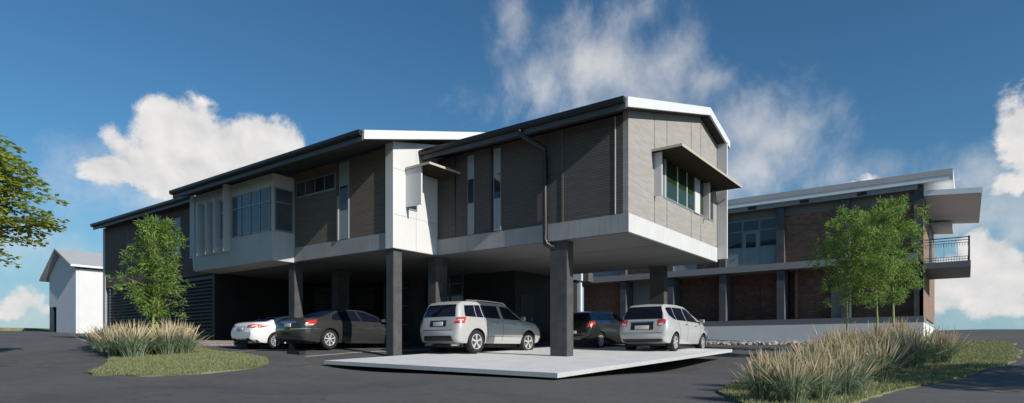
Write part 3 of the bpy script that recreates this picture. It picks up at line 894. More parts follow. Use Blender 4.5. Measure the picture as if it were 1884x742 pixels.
# ================================================================= VEHICLES
def interp_rows(rows, n):
    rows = np.array(rows, float); ys = rows[:, 0]
    # pchip-like: dense linear then smoothed lightly
    u = np.concatenate([np.linspace(ys[i], ys[i + 1], 2 + int((ys[i + 1] - ys[i]) / .10))[:-1] for i in range(len(ys) - 1)] + [[ys[-1]]])
    out_ = [u]
    for k in range(1, rows.shape[1]):
        v = np.interp(u, ys, rows[:, k])
        for _ in range(2):
            w_ = v.copy(); 
            for i in range(1, len(v) - 1):
                h0 = u[i] - u[i - 1]; h1 = u[i + 1] - u[i]
                w_[i] = .5 * v[i] + .5 * (v[i - 1] * h1 + v[i + 1] * h0) / (h0 + h1)
            v = w_
        out_.append(v)
    return np.array(out_).T

def car_body(spec):
    rows = interp_rows(spec['rows'], 0)
    rings = []; bm = bmesh.new()
    for (y, zb, zt, wb, wr, zl) in rows:
        gh = max(0.0, zt - zl - .10)                # greenhouse height above belt
        k = min(1, gh / .3)
        ws = wb - .05
        zmid = zb + (zl - zb) * .45
        wtop = wr
        # edge of the roof / bonnet
        ze = zt - .07 * k - .035
        wl = wb - .02
        w6 = wtop * k + (wb - .10) * (1 - k)
        half = [(0, zb), (ws * .75, zb), (ws - .03, zb + .015), (ws, zb + .07), (wb + .005, zmid), (wb + .008, zmid + (zl - zmid) * .5), (wl + .005, zl - .035), (wl - .02, zl + .012 * k),
                (wl - .05 + (w6 - wl + .05) * .5 * 1.0, zl + (ze - zl) * .5 + .0), (w6, ze), (w6 - .06, zt - .02), (w6 * .6, zt - .004), (0, zt + .008)]
        rings.append([bm.verts.new((x, y, z)) for x, z in half] + [bm.verts.new((-x, y, z)) for x, z in half[-2:0:-1]])
    n = len(rings[0])
    for i in range(len(rings) - 1):
        for k in range(n):
            bm.faces.new((rings[i][k], rings[i][(k + 1) % n], rings[i + 1][(k + 1) % n], rings[i + 1][k]))
    for rg, rev in ((rings[0], False), (rings[-1], True)):
        m_ = (n // 2)
        for k in range(m_):
            a, b, c, d = rg[k], rg[k + 1], rg[(n - k - 1) % n], rg[(n - k) % n]
            vs = []
            for v in (a, b, c, d):
                if v not in vs: vs.append(v)
            if len(vs) >= 3: bm.faces.new(vs)
    bmesh.ops.recalc_face_normals(bm, faces=bm.faces)
    me = bpy.data.meshes.new('tmp'); bm.to_mesh(me); bm.free()
    me.materials.append(spec['paint']); me.materials.append(M['blackplastic'])
    tmp = bpy.data.objects.new('tmp', me); COL.objects.link(tmp)
    cut = bmesh.new()
    for ya in spec['axles']:
        for s_ in (-1, 1):
            c = bmesh.ops.create_cone(cut, cap_ends=True, segments=36, radius1=spec['arch'], radius2=spec['arch'], depth=.62, matrix=Matrix.Translation((s_ * .84, ya, spec['r'] + .01)) @ Matrix.Rotation(R(90), 4, 'Y'))
    mc = bpy.data.meshes.new('cut'); cut.to_mesh(mc); cut.free(); mc.materials.append(M['blackplastic'])
    co2 = bpy.data.objects.new('cut', mc); COL.objects.link(co2)
    md = tmp.modifiers.new('b', 'BOOLEAN'); md.object = co2; md.operation = 'DIFFERENCE'; md.solver = 'EXACT'; md.material_mode = 'TRANSFER'
    dg = bpy.context.evaluated_depsgraph_get(); dg.update()
    res = bpy.data.meshes.new_from_object(tmp.evaluated_get(dg))
    bpy.data.objects.remove(tmp); bpy.data.objects.remove(co2); bpy.data.meshes.remove(mc)
    # lower skirt in dark plastic where asked
    res.name = 'body'
    res.shade_smooth(); res.set_sharp_from_angle(angle=R(32))
    return res

def project(bvh, poly, phi, off=.006, step=.05, side=1, thick=0):
    """phi 0: seen from +x side, 90: seen from behind (-y), in between: the corner"""
    ph = R(phi)
    tx, ty = math.sin(ph), math.cos(ph); dx, dy = -math.cos(ph), math.sin(ph)
    n = len(poly)
    P = [Vector(p) for p in poly]
    # subdivide outline
    Q = []
    for i in range(n):
        a, b = P[i], P[(i + 1) % n]; k = max(1, int((b - a).length / step))
        Q += [a.lerp(b, j / k) for j in range(k)]
    pl = [(q.x, q.y) for q in Q]; m_ = len(Q)
    x0 = min(p[0] for p in pl); x1 = max(p[0] for p in pl); y0 = min(p[1] for p in pl); y1 = max(p[1] for p in pl)
    pts = list(Q)
    for X in np.arange(x0 + step / 2, x1, step):
        for Y in np.arange(y0 + step / 2, y1, step):
            if in_poly(X, Y, pl) and min((Vector((X, Y)) - q).length for q in Q) > step * .45: pts.append(Vector((X, Y)))
    r = delaunay_2d_cdt(pts, [(i, (i + 1) % m_) for i in range(m_)], [], 1, 1e-5)
    V = []; ok = []
    d = Vector((dx, dy, 0))
    for v in r[0]:
        o_ = Vector((tx * v.x, ty * v.x, v.y)) - d * 4
        h = bvh.ray_cast(o_, d)
        if h[0] is None: V.append((0, 0, 0)); ok.append(False)
        else:
            p_ = h[0] - d * off; V.append((p_.x * side, p_.y, p_.z)); ok.append(True)
    F = [tuple(f) for f in r[2] if all(ok[i] for i in f)]
    # reject triangles that jump in depth
    F2 = []
    for f in F:
        a, b, c = (Vector(V[i]) for i in f)
        if max((a - b).length, (b - c).length, (c - a).length) < step * 6: F2.append(f)
    me = bpy.data.meshes.new('patch'); me.from_pydata(V, [], F2)
    bm = bmesh.new(); bm.from_mesh(me)
    bmesh.ops.delete(bm, geom=[v for v in bm.verts if not v.link_faces], context='VERTS')
    bmesh.ops.recalc_face_normals(bm, faces=bm.faces)
    want = Vector((-dx * side, -dy, 0))
    if bm.faces and sum(f.normal.dot(want) for f in bm.faces) < 0: bmesh.ops.reverse_faces(bm, faces=bm.faces)
    bm.to_mesh(me); bm.free(); me.shade_smooth()
    return me

def wheel_parts(spec):
    r = spec['r']; w = .21
    prof = [(r * .64, -w * .38), (r * .70, -w * .5), (r * .93, -w * .5), (r * .99, -w * .38), (r, -w * .2), (r, w * .2), (r * .99, w * .38), (r * .93, w * .5), (r * .70, w * .5), (r * .64, w * .38)]
    bm = bmesh.new(); N = 40; rings = []
    for k in range(N):
        a = 2 * math.pi * k / N
        rings.append([bm.verts.new((p[1], p[0] * math.cos(a), p[0] * math.sin(a))) for p in prof])
    for k in range(N):
        for j in range(len(prof)):
            bm.faces.new((rings[k][j], rings[k][(j + 1) % len(prof)], rings[(k + 1) % N][(j + 1) % len(prof)], rings[(k + 1) % N][j]))
    bmesh.ops.recalc_face_normals(bm, faces=bm.faces)
    ty = bpy.data.meshes.new('tyre'); bm.to_mesh(ty); bm.free(); ty.shade_smooth(); ty.set_sharp_from_angle(angle=R(50)); ty.materials.append(M['tyre'])
    # rim: outer lip, hub, spokes
    bm = bmesh.new(); rr_ = r * .66
    def ring(ra, rb, x0, x1):
        rg = []
        for k in range(N):
            a = 2 * math.pi * k / N; c, s_ = math.cos(a), math.sin(a)
            rg.append([bm.verts.new(v) for v in ((x0, ra * c, ra * s_), (x1, ra * c, ra * s_), (x1, rb * c, rb * s_), (x0, rb * c, rb * s_))])
        for k in range(N):
            for j in range(4): bm.faces.new((rg[k][j], rg[k][(j + 1) % 4], rg[(k + 1) % N][(j + 1) % 4], rg[(k + 1) % N][j]))
    ring(rr_ * .90, rr_ * 1.0, .02, .092)
    bmesh.ops.create_cone(bm, cap_ends=True, segments=20, radius1=rr_ * .25, radius2=rr_ * .2, depth=.06, matrix=Matrix.Translation((.07, 0, 0)) @ Matrix.Rotation(R(90), 4, 'Y'))
    ns, sw = spec['spokes'], spec['spokew']
    for k in range(ns):
        a = 2 * math.pi * (k + .25) / ns
        offs = [(-.11, .8), (.11, .8)] if spec.get('twin') else [(0, 1)]
        for da, ww in offs:
            aa = a + da
            c, s_ = math.cos(aa), math.sin(aa); px_, py_ = -s_, c
            w0, w1 = rr_ * sw * .8 * ww, rr_ * sw * 1.15 * ww
            i0, i1 = rr_ * .15, rr_ * .93
            vs = []
            for (q, wd_, xa) in ((i0, w0, .088), (i1, w1, .078)):
                for s2 in (-1, 1):
                    for xx in (xa, xa - .045):
                        vs.append(bm.verts.new((xx, c * q + px_ * wd_ * s2, s_ * q + py_ * wd_ * s2)))
            for f in ((0, 1, 3, 2), (4, 6, 7, 5), (0, 2, 6, 4), (1, 5, 7, 3), (0, 4, 5, 1), (2, 3, 7, 6)):
                bm.faces.new([vs[i] for i in f])
    bmesh.ops.recalc_face_normals(bm, faces=bm.faces)
    rm = bpy.data.meshes.new('rim'); bm.to_mesh(rm); bm.free(); rm.materials.append(M['rim'])
    bm = bmesh.new()
    bmesh.ops.create_cone(bm, cap_ends=True, segments=30, radius1=rr_ * .98, radius2=rr_ * .98, depth=.05, matrix=Matrix.Translation((0, 0, 0)) @ Matrix.Rotation(R(90), 4, 'Y'))
    bk_ = bpy.data.meshes.new('brake_disc'); bm.to_mesh(bk_); bm.free(); bk_.materials.append(M['rimdark'])
    return ty, rm, bk_

def add(me, name, parent, mat=None, loc=None):
    me.name = name
    o = bpy.data.objects.new(name, me); COL.objects.link(o); o.parent = parent
    if mat and not me.materials: me.materials.append(mat)
    if loc: o.location = loc
    return o

def bm_add(bm, name, parent, mat, bevel=0):
    bmesh.ops.recalc_face_normals(bm, faces=bm.faces)
    if bevel:
        es = [e for e in bm.edges if len(e.link_faces) == 2 and e.calc_face_angle(0) > .6]
        bmesh.ops.bevel(bm, geom=es, offset=bevel, segments=2, affect='EDGES', profile=.6)
    me = bpy.data.meshes.new(name); bm.to_mesh(me); bm.free(); me.shade_smooth(); me.set_sharp_from_angle(angle=R(40)); me.materials.append(mat)
    o = bpy.data.objects.new(name, me); COL.objects.link(o); o.parent = parent
    return o

def build_car(spec, px, d, zw, label, group='cars parked under the building', yaw=0):
    """rear right wheel stands at column px, depth d"""
    x, y = spot(px, d)
    ax_r, ax_f = spec['axles']; hw = spec['track']
    cy, sy_ = math.cos(R(yaw)), math.sin(R(yaw))
    cx = x - (hw * cy - ax_r * sy_); cyy = y - (hw * sy_ + ax_r * cy)
    # pitch the car along the slope of the paving
    root = thing(spec['name'], (cx, cyy, zw), label, 'car', group, R(yaw))
    root.rotation_euler = (spec.get('pitch', 0), 0, R(yaw))
    body_me = car_body(spec)
    bmh = bmesh.new(); bmh.from_mesh(body_me); bvh = BVHTree.FromBMesh(bmh); bmh.free()
    body = add(body_me, 'body', root)
    for (nm, phi, poly, mat, off, both) in spec['patches']:
        for s_ in ((1, -1) if both else (1,)):
            me = project(bvh, poly, phi, off, .05, s_)
            host = body if nm in ('panel_gap', 'trim_strip', 'window_surround', 'bumper_insert', 'plate_recess') else root
            add(me, nm, host, mat)
    ty, rm, bd = wheel_parts(spec)
    for ya in spec['axles']:
        for s_ in (1, -1):
            w_ = bpy.data.objects.new('wheel', bd); COL.objects.link(w_); w_.parent = root
            w_.location = (s_ * hw, ya, spec['r']); w_.rotation_euler = (0, 0, 0 if s_ > 0 else math.pi)
            for nm, me in (('tyre', ty), ('rim', rm)):
                c = bpy.data.objects.new(nm, me); COL.objects.link(c); c.parent = w_
    # mirrors
    my, mz = spec['mirror']; wbm = spec['wm']
    for s_ in (1, -1):
        bm = bmesh.new(); box(bm, min(s_ * (wbm + .04), s_ * (wbm + .22)), max(s_ * (wbm + .04), s_ * (wbm + .22)), my, my + .10, mz, mz + .13)
        mo = bm_add(bm, 'side_mirror', root, spec.get('mirror_mat', spec['paint']), .028)
        bm = bmesh.new(); box(bm, min(s_ * (wbm - .05), s_ * (wbm + .06)), max(s_ * (wbm - .05), s_ * (wbm + .06)), my + .03, my + .07, mz - .02, mz + .04); bm_add(bm, 'stalk', mo, M['blackplastic'])
        bm = bmesh.new(); box(bm, min(s_ * (wbm + .06), s_ * (wbm + .205)), max(s_ * (wbm + .06), s_ * (wbm + .205)), my - .004, my + .001, mz + .02, mz + .11); bm_add(bm, 'glass', mo, M['mirror'])
    # door handles
    for hy, hz in spec['handles']:
        for s_ in (1, -1):
            h = bvh.ray_cast(Vector((3, hy, hz)), Vector((-1, 0, 0)))[0]
            hx = h.x if h else .88
            bm = bmesh.new(); a_, b_ = sorted((s_ * (hx - .004), s_ * (hx + .028))); box(bm, a_, b_, hy - .10, hy + .10, hz - .016, hz + .016)
            bm_add(bm, 'door_handle', root, spec.get('handle_mat', spec['paint']), .008)
    # number plate, exhausts
    pw, pz, ph_ = spec['plate']
    h = bvh.ray_cast(Vector((0, -5, pz)), Vector((0, 1, 0)))[0]
    bm = bmesh.new(); box(bm, -pw / 2, pw / 2, h.y - .02, h.y + .005, pz - ph_ / 2, pz + ph_ / 2); bm_add(bm, 'number_plate', root, M['plate'], .004)
    for ex in spec.get('exhausts', ()):
        bm = bmesh.new(); yb = spec['rows'][0][0]
        tube(bm, [(ex, yb + .55, .28), (ex, yb + .03, .27)], .042, 14); bm_add(bm, 'exhaust_pipe', root, M['chrome'])
    # underbody and rear silencer so that the low view has something to see
    bm = bmesh.new(); box(bm, -.62, .62, spec['rows'][0][0] + .35, spec['rows'][-1][0] - .4, .19, .30); bm_add(bm, 'underbody', root, M['blackplastic'], .03)
    return root, bvh

def edges(pts, w):
    """thin band polygon along a polyline in the projection plane"""
    P = [Vector(p) for p in pts]; L = []; Rr = []
    for i, p_ in enumerate(P):
        d = (P[min(i + 1, len(P) - 1)] - P[max(i - 1, 0)]).normalized(); n_ = Vector((-d.y, d.x)) * w / 2
        L.append(p_ + n_); Rr.append(p_ - n_)
    return [tuple(v) for v in L + Rr[::-1]]

def grow(poly, k):
    c = Vector((sum(p[0] for p in poly) / len(poly), sum(p[1] for p in poly) / len(poly)))
    out_ = []
    for p_ in poly:
        v = Vector(p_) - c; out_.append(tuple(c + v * (1 + k / max(v.length, .05))))
    return out_

PG, GP = 'panel_gap', M['gap']
# ---- dark grey saloon
side_g = [(-1.32, 1.00), (-1.22, 1.16), (-.95, 1.29), (-.55, 1.355), (-.10, 1.37), (.30, 1.33), (.72, 1.20), (1.12, 1.00), (1.10, .985), (-.2, .985)]
rearg = [(-1.36, .99), (-1.15, 1.18), (-.80, 1.315), (-.1, 1.365)]
saloon = dict(name='parked_car', paint=M['car_grey'], r=.335, arch=.375, axles=(-1.42, 1.40), track=.79, spokes=7, spokew=.10, mirror=(.86, .98), wm=.84, mirror_mat=M['car_grey'],
  handles=((-.45, .86), (.55, .86)), handle_mat=M['blackplastic'], plate=(.36, .80, .12), pitch=0,
  rows=[(-2.47, .42, .80, .70, .60, .72), (-2.44, .34, .96, .78, .66, .84), (-2.36, .27, 1.03, .84, .70, .93), (-2.05, .23, 1.085, .885, .72, .97), (-1.62, .21, 1.12, .91, .70, .975),
        (-1.05, .20, 1.33, .92, .62, .965), (-.60, .19, 1.42, .92, .59, .96), (-.1, .19, 1.45, .92, .59, .955), (.30, .19, 1.41, .92, .60, .95), (.85, .19, 1.22, .92, .64, .94), (1.28, .2, 1.02, .915, .70, .90),
        (1.9, .22, .93, .90, .70, .84), (2.25, .27, .83, .85, .66, .74), (2.42, .34, .70, .74, .55, .62)],
  patches=[('window_surround', 0, grow(side_g, .028), M['chrome'], .004, True), ('side_window', 0, side_g, M['carglass'], .007, True),
           ('window_surround', 0, edges([(-.02, .97), (-.12, 1.38)], .075), M['car_grey'], .010, True),
           ('rear_window', 90, [(-.56, 1.10), (.56, 1.10), (.50, 1.36), (-.50, 1.36)], M['carglassblue'], .008, False),
           ('rear_window', 90, [(-.60, 1.115), (.60, 1.115), (.53, 1.385), (-.53, 1.385)], M['carglassblue'], .007, False),
           ('tail_light', 48, [(-.98, .80), (-.92, .97), (-.62, .985), (-.66, .86), (-.76, .80)], M['lamp_red'], .008, True),
           ('lamp_lens', 48, [(-.97, .79), (-.955, .84), (-.70, .84), (-.75, .79)], M['lamp_clear'], .011, True),
           ('trim_strip', 0, edges([(-1.0, .60), (1.02, .58)], .028), M['chrome'], .008, True),
           ('trim_strip', 60, edges([(-1.1, .67), (-.05, .68)], .02), M['chrome'], .008, True),
           ('trim_strip', 90, edges([(-.42, .90), (.42, .90)], .05), M['chrome'], .01, False),
           (PG, 0, edges([(-.12, .97), (-.16, .50), (-.10, .30)], .010), GP, .004, True), (PG, 0, edges([(-1.08, .95), (-.98, .7), (-.85, .5), (-.85, .3)], .010), GP, .004, True),
           (PG, 0, edges([(1.12, .95), (1.08, .3)], .010), GP, .004, True), (PG, 0, edges([(-1.0, .31), (1.0, .31)], .02), GP, .004, True)])
r1, _ = build_car(saloon, 604, 21.0, .215, 'dark grey saloon car with chrome window line, between the white saloon and the column')
# ---- white saloon
side_w = [(-1.25, .99), (-1.1, 1.16), (-.75, 1.30), (-.2, 1.365), (.25, 1.32), (.70, 1.18), (1.08, .985), (-.2, .965)]
wsal = dict(saloon); wsal.update(paint=M['car_white'], r=.325, arch=.365, axles=(-1.36, 1.34), spokes=10, spokew=.055, mirror_mat=M['car_white'], handle_mat=M['car_white'], exhausts=(-.55, .55),
  rows=[(-2.38, .40, .82, .72, .60, .74), (-2.34, .34, 1.0, .80, .66, .86), (-2.24, .28, 1.07, .85, .70, .94), (-1.95, .24, 1.10, .885, .72, .97), (-1.60, .22, 1.13, .90, .70, .97),
        (-1.0, .20, 1.33, .90, .61, .96), (-.55, .20, 1.41, .90, .58, .955), (-.05, .20, 1.435, .90, .58, .95), (.32, .20, 1.39, .90, .59, .945), (.85, .20, 1.20, .90, .63, .93), (1.22, .2, 1.01, .90, .70, .90),
        (1.85, .22, .92, .88, .70, .83), (2.2, .28, .80, .83, .65, .72), (2.36, .36, .66, .72, .55, .6)],
  patches=[('side_window', 0, side_w, M['carglass'], .006, True),
           ('rear_window', 90, [(-.58, 1.115), (.58, 1.115), (.50, 1.385), (-.50, 1.385)], M['carglassblue'], .007, False),
           ('tail_light', 50, [(-1.20, .86), (-1.16, .95), (-.85, 1.0), (-.52, .97), (-.40, .93), (-.60, .86), (-.9, .83)], M['lamp_red'], .008, True),
           ('lamp_lens', 50, [(-.98, .88), (-.93, .96), (-.70, .965), (-.60, .91), (-.75, .88)], M['lamp_clear'], .011, True),
           ('plate_recess', 90, [(-.30, .72), (.30, .72), (.34, .92), (-.34, .92)], M['car_silver'], .004, False),
           ('bumper_insert', 90, [(-.72, .30), (-.62, .44), (-.30, .41), (.30, .41), (.62, .44), (.72, .30), (.5, .27), (-.5, .27)], M['blackplastic'], .008, False),
           ('bumper_insert', 30, [(-2.0, .26), (-1.98, .38), (-1.45, .36), (-1.30, .26)], M['blackplastic'], .008, True),
           (PG, 0, edges([(-.10, .95), (-.14, .50), (-.10, .30)], .010), GP, .004, True), (PG, 0, edges([(-1.02, .92), (-.92, .7), (-.8, .5), (-.8, .3)], .010), GP, .004, True)])
rw_, _ = build_car(wsal, 508, 23.4, .219, 'white saloon car at the far left of the parked cars, beside the lawn')
rw_.scale = (.93, .93, .93); rw_.location.x -= .06; rw_.location.y -= .09
# ---- silver off-roader
suv_q = [(-1.98, 1.16), (-1.90, 1.52), (-1.55, 1.545), (-1.50, 1.16)]
suv = dict(saloon); suv.update(paint=M['car_silver'], r=.375, arch=.42, axles=(-1.36, 1.38), track=.80, spokes=5, spokew=.085, twin=True, mirror=(.92, 1.12), wm=.84, mirror_mat=M['car_silver'], handle_mat=M['chrome'],
  handles=((-.45, .99), (.50, .97)), plate=(.42, .93, .13), exhausts=(-.58, .58),
  rows=[(-2.24, .48, .80, .76, .64, .74), (-2.21, .40, .96, .84, .68, .86), (-2.17, .36, 1.12, .885, .74, 1.02), (-2.12, .33, 1.30, .90, .75, 1.08), (-2.05, .32, 1.50, .91, .74, 1.09), (-1.97, .31, 1.63, .915, .71, 1.09),
        (-1.72, .30, 1.68, .92, .70, 1.09), (-.7, .30, 1.70, .92, .70, 1.08), (.20, .30, 1.68, .92, .70, 1.07), (.50, .30, 1.61, .92, .695, 1.065), (1.02, .30, 1.30, .92, .69, 1.05), (1.28, .31, 1.15, .92, .76, 1.02),
        (1.9, .33, 1.07, .905, .76, .97), (2.12, .38, .98, .87, .72, .86), (2.26, .46, .76, .76, .62, .66)],
  patches=[('side_window', 0, [(-1.86, 1.17), (-1.78, 1.52), (-1.34, 1.55), (-1.34, 1.16)], M['carglass'], .006, True),
           ('side_window', 0, [(-1.31, 1.16), (-1.31, 1.55), (-1.06, 1.56), (-1.0, 1.155)], M['carglass'], .006, True),
           ('side_window', 0, [(-.96, 1.155), (-1.02, 1.56), (-.20, 1.57), (-.12, 1.145)], M['carglass'], .006, True),
           ('side_window', 0, [(.02, 1.14), (-.04, 1.57), (.40, 1.54), (.80, 1.32), (1.05, 1.13)], M['carglass'], .006, True),
           ('rear_window', 90, [(-.71, 1.16), (.71, 1.16), (.60, 1.55), (-.60, 1.55)], M['carglass'], .007, False),
           ('tail_light', 45, [(-1.07, .93), (-.99, 1.13), (-.68, 1.14), (-.73, .95)], M['lamp_red'], .009, True),
           ('lamp_lens', 45, [(-1.03, 1.02), (-1.01, 1.06), (-.76, 1.075), (-.77, 1.03)], M['lamp_clear'], .012, True),
           ('plate_recess', 90, [(-.36, .84), (.36, .84), (.36, 1.04), (-.36, 1.04)], M['blackplastic'], .005, False),
           ('bumper_insert', 90, [(-.66, .36), (-.60, .55), (.60, .55), (.66, .36), (.5, .33), (-.5, .33)], M['blackplastic'], .008, False),
           ('trim_strip', 90, edges([(-.66, .73), (.66, .73)], .018), M['gap'], .006, False),
           (PG, 0, edges([(-.06, 1.12), (-.08, .40)], .012), GP, .004, True), (PG, 0, edges([(-1.0, 1.12), (-.85, .75), (-.80, .40)], .012), GP, .004, True), (PG, 0, edges([(1.02, 1.1), (1.0, .40)], .012), GP, .004, True),
           ('trim_strip', 0, edges([(-.85, .55), (.95, .55)], .014), GP, .005, True)])
rs, bv = build_car(suv, 873.5, 19.7, .085, 'silver boxy off road car with roof rails standing nearest on the pale slab', yaw=-2)
for s_ in (1, -1):
    bm = bmesh.new(); tube(bm, [(s_ * .66, -1.70, 1.64), (s_ * .66, -1.6, 1.70), (s_ * .665, -.7, 1.725), (s_ * .66, .2, 1.70), (s_ * .66, .34, 1.63)], .02, 8)
    bm_add(bm, 'roof_rail', rs, M['chrome'])
# ---- pale people carrier
mpv = dict(saloon); mpv.update(paint=M['car_pale'], r=.315, arch=.355, axles=(-1.30, 1.32), track=.765, spokes=6, spokew=.12, mirror=(.95, 1.02), wm=.80, mirror_mat=M['car_pale'], handle_mat=M['chrome'],
  handles=((-.42, .93), (.50, .90)), plate=(.50, .80, .13),
  rows=[(-2.10, .42, .70, .74, .62, .64), (-2.08, .36, .92, .82, .66, .84), (-2.03, .32, 1.06, .85, .68, .98), (-1.97, .30, 1.25, .865, .69, 1.04), (-1.90, .28, 1.44, .87, .665, 1.04), (-1.80, .27, 1.555, .875, .63, 1.04),
        (-1.55, .26, 1.60, .88, .62, 1.035), (-.6, .25, 1.62, .88, .63, 1.02), (.10, .25, 1.585, .88, .63, 1.0), (.65, .25, 1.45, .88, .62, .985), (1.15, .25, 1.22, .88, .63, .97), (1.50, .26, 1.05, .875, .67, .93),
        (1.85, .28, .94, .85, .66, .85), (2.08, .33, .80, .78, .6, .72), (2.20, .40, .62, .68, .5, .55)],
  patches=[('side_window', 0, [(-1.62, 1.20), (-1.70, 1.42), (-1.60, 1.47), (-1.18, 1.49), (-1.18, 1.06), (-1.42, 1.10)], M['carglass'], .006, True),
           ('side_window', 0, [(-1.13, 1.06), (-1.13, 1.49), (-.30, 1.50), (-.26, 1.05)], M['carglass'], .006, True),
           ('side_window', 0, [(-.20, 1.05), (-.23, 1.50), (.15, 1.47), (.60, 1.33), (.88, 1.19), (.95, 1.03)], M['carglass'], .006, True),
           ('rear_window', 90, [(-.70, 1.08), (.70, 1.08), (.66, 1.30), (.56, 1.50), (-.56, 1.50), (-.66, 1.30)], M['carglass'], .007, False),
           ('tail_light', 48, [(-.98, .84), (-.97, 1.05), (-.82, 1.08), (-.72, 1.04), (-.78, .92), (-.88, .84)], M['lamp_red'], .009, True),
           ('lamp_lens', 48, [(-.955, .86), (-.95, .93), (-.82, .95), (-.85, .87)], M['lamp_clear'], .012, True),
           ('plate_recess', 90, [(-.40, .72), (.40, .72), (.40, .97), (-.40, .97)], M['blackplastic'], .005, False),
           ('trim_strip', 90, edges([(-.42, .985), (.42, .985)], .04), M['chrome'], .012, False),
           (PG, 90, edges([(-.72, .62), (.72, .62)], .014), GP, .006, False), ('bumper_insert', 90, [(-.70, .30), (-.72, .42), (.72, .42), (.70, .30)], M['blackplastic'], .008, False),
           (PG, 0, edges([(-.24, 1.02), (-.26, .34)], .011), GP, .004, True), (PG, 0, edges([(-1.12, 1.02), (-.95, .7), (-.92, .34)], .011), GP, .004, True), (PG, 0, edges([(.95, 1.0), (.95, .34)], .011), GP, .004, True)])
build_car(mpv, 1238.5, 20.5, .130, 'pale silver people carrier on the right end of the slab, beside the street')
# ---- dark hatchback
hat = dict(saloon); hat.update(paint=M['car_green'], r=.31, arch=.35, axles=(-1.28, 1.32), track=.76, spokes=8, spokew=.07, mirror=(.80, .98), wm=.80, mirror_mat=M['car_pale'], handle_mat=M['car_green'],
  handles=((.30, .88),), plate=(.46, .62, .11),
  rows=[(-2.02, .42, .72, .74, .62, .66), (-2.0, .34, .92, .80, .66, .84), (-1.94, .29, 1.03, .84, .68, .93), (-1.82, .26, 1.18, .86, .67, .97), (-1.65, .24, 1.36, .87, .62, .97), (-1.40, .22, 1.44, .875, .60, .965),
        (-.7, .21, 1.48, .88, .60, .955), (-.1, .21, 1.48, .88, .60, .95), (.3, .21, 1.42, .88, .60, .945), (.85, .21, 1.20, .88, .62, .94), (1.25, .22, 1.02, .875, .66, .91), (1.8, .25, .90, .85, .66, .82), (2.08, .31, .76, .78, .6, .68), (2.2, .4, .6, .68, .5, .54)],
  patches=[('side_window', 0, [(-1.35, 1.06), (-1.25, 1.26), (-.95, 1.36), (-.62, 1.38), (-.60, 1.0), (-1.1, 1.0)], M['carglassblue'], .006, True),
           ('side_window', 0, [(-.54, 1.0), (-.56, 1.385), (0, 1.385), (.35, 1.33), (.75, 1.18), (1.02, 1.0)], M['carglass'], .006, True),
           ('rear_window', 90, [(-.64, 1.05), (.64, 1.05), (.50, 1.36), (-.50, 1.36)], M['carglass'], .007, False),
           ('tail_light', 42, [(-1.03, .80), (-1.0, .90), (-.86, 1.03), (-.68, 1.05), (-.66, .95), (-.80, .84)], M['lamp_red'], .009, True),
           ('lamp_lens', 42, [(-.90, .90), (-.84, .96), (-.76, .95), (-.82, .88)], M['lamp_clear'], .012, True),
           (PG, 0, edges([(-.56, .97), (-.52, .34)], .011), GP, .004, True), (PG, 0, edges([(.95, .97), (.92, .34)], .011), GP, .004, True), ('trim_strip', 0, edges([(-.6, .62), (.9, .60)], .018), M['blackplastic'], .006, True)])
build_car(hat, 1102, 23.5, .225, 'dark green black hatchback between the tall corner column and the people carrier', yaw=-5)
# black wheel stop under the dark saloon
ws_ = bmesh.new(); xx, yy = spot(545, 19.6)
box(ws_, xx - .35, xx + .35, yy - .12, yy + .12, gz(xx, yy) - .02, gz(xx, yy) + .10)
o = obj('wheel_stop', ws_, M['blackplastic'], org=(xx, yy, gz(xx, yy)), bevel=.02); tag(o, 'black wheel stop on the asphalt behind the dark grey saloon', 'wheel stop')

# ================================================================= PLANTS
def rndvec(r_):
    while True:
        v = Vector((r_.uniform(-1, 1), r_.uniform(-1, 1), r_.uniform(-1, 1)))
        if .05 < v.length < 1: return v.normalized()

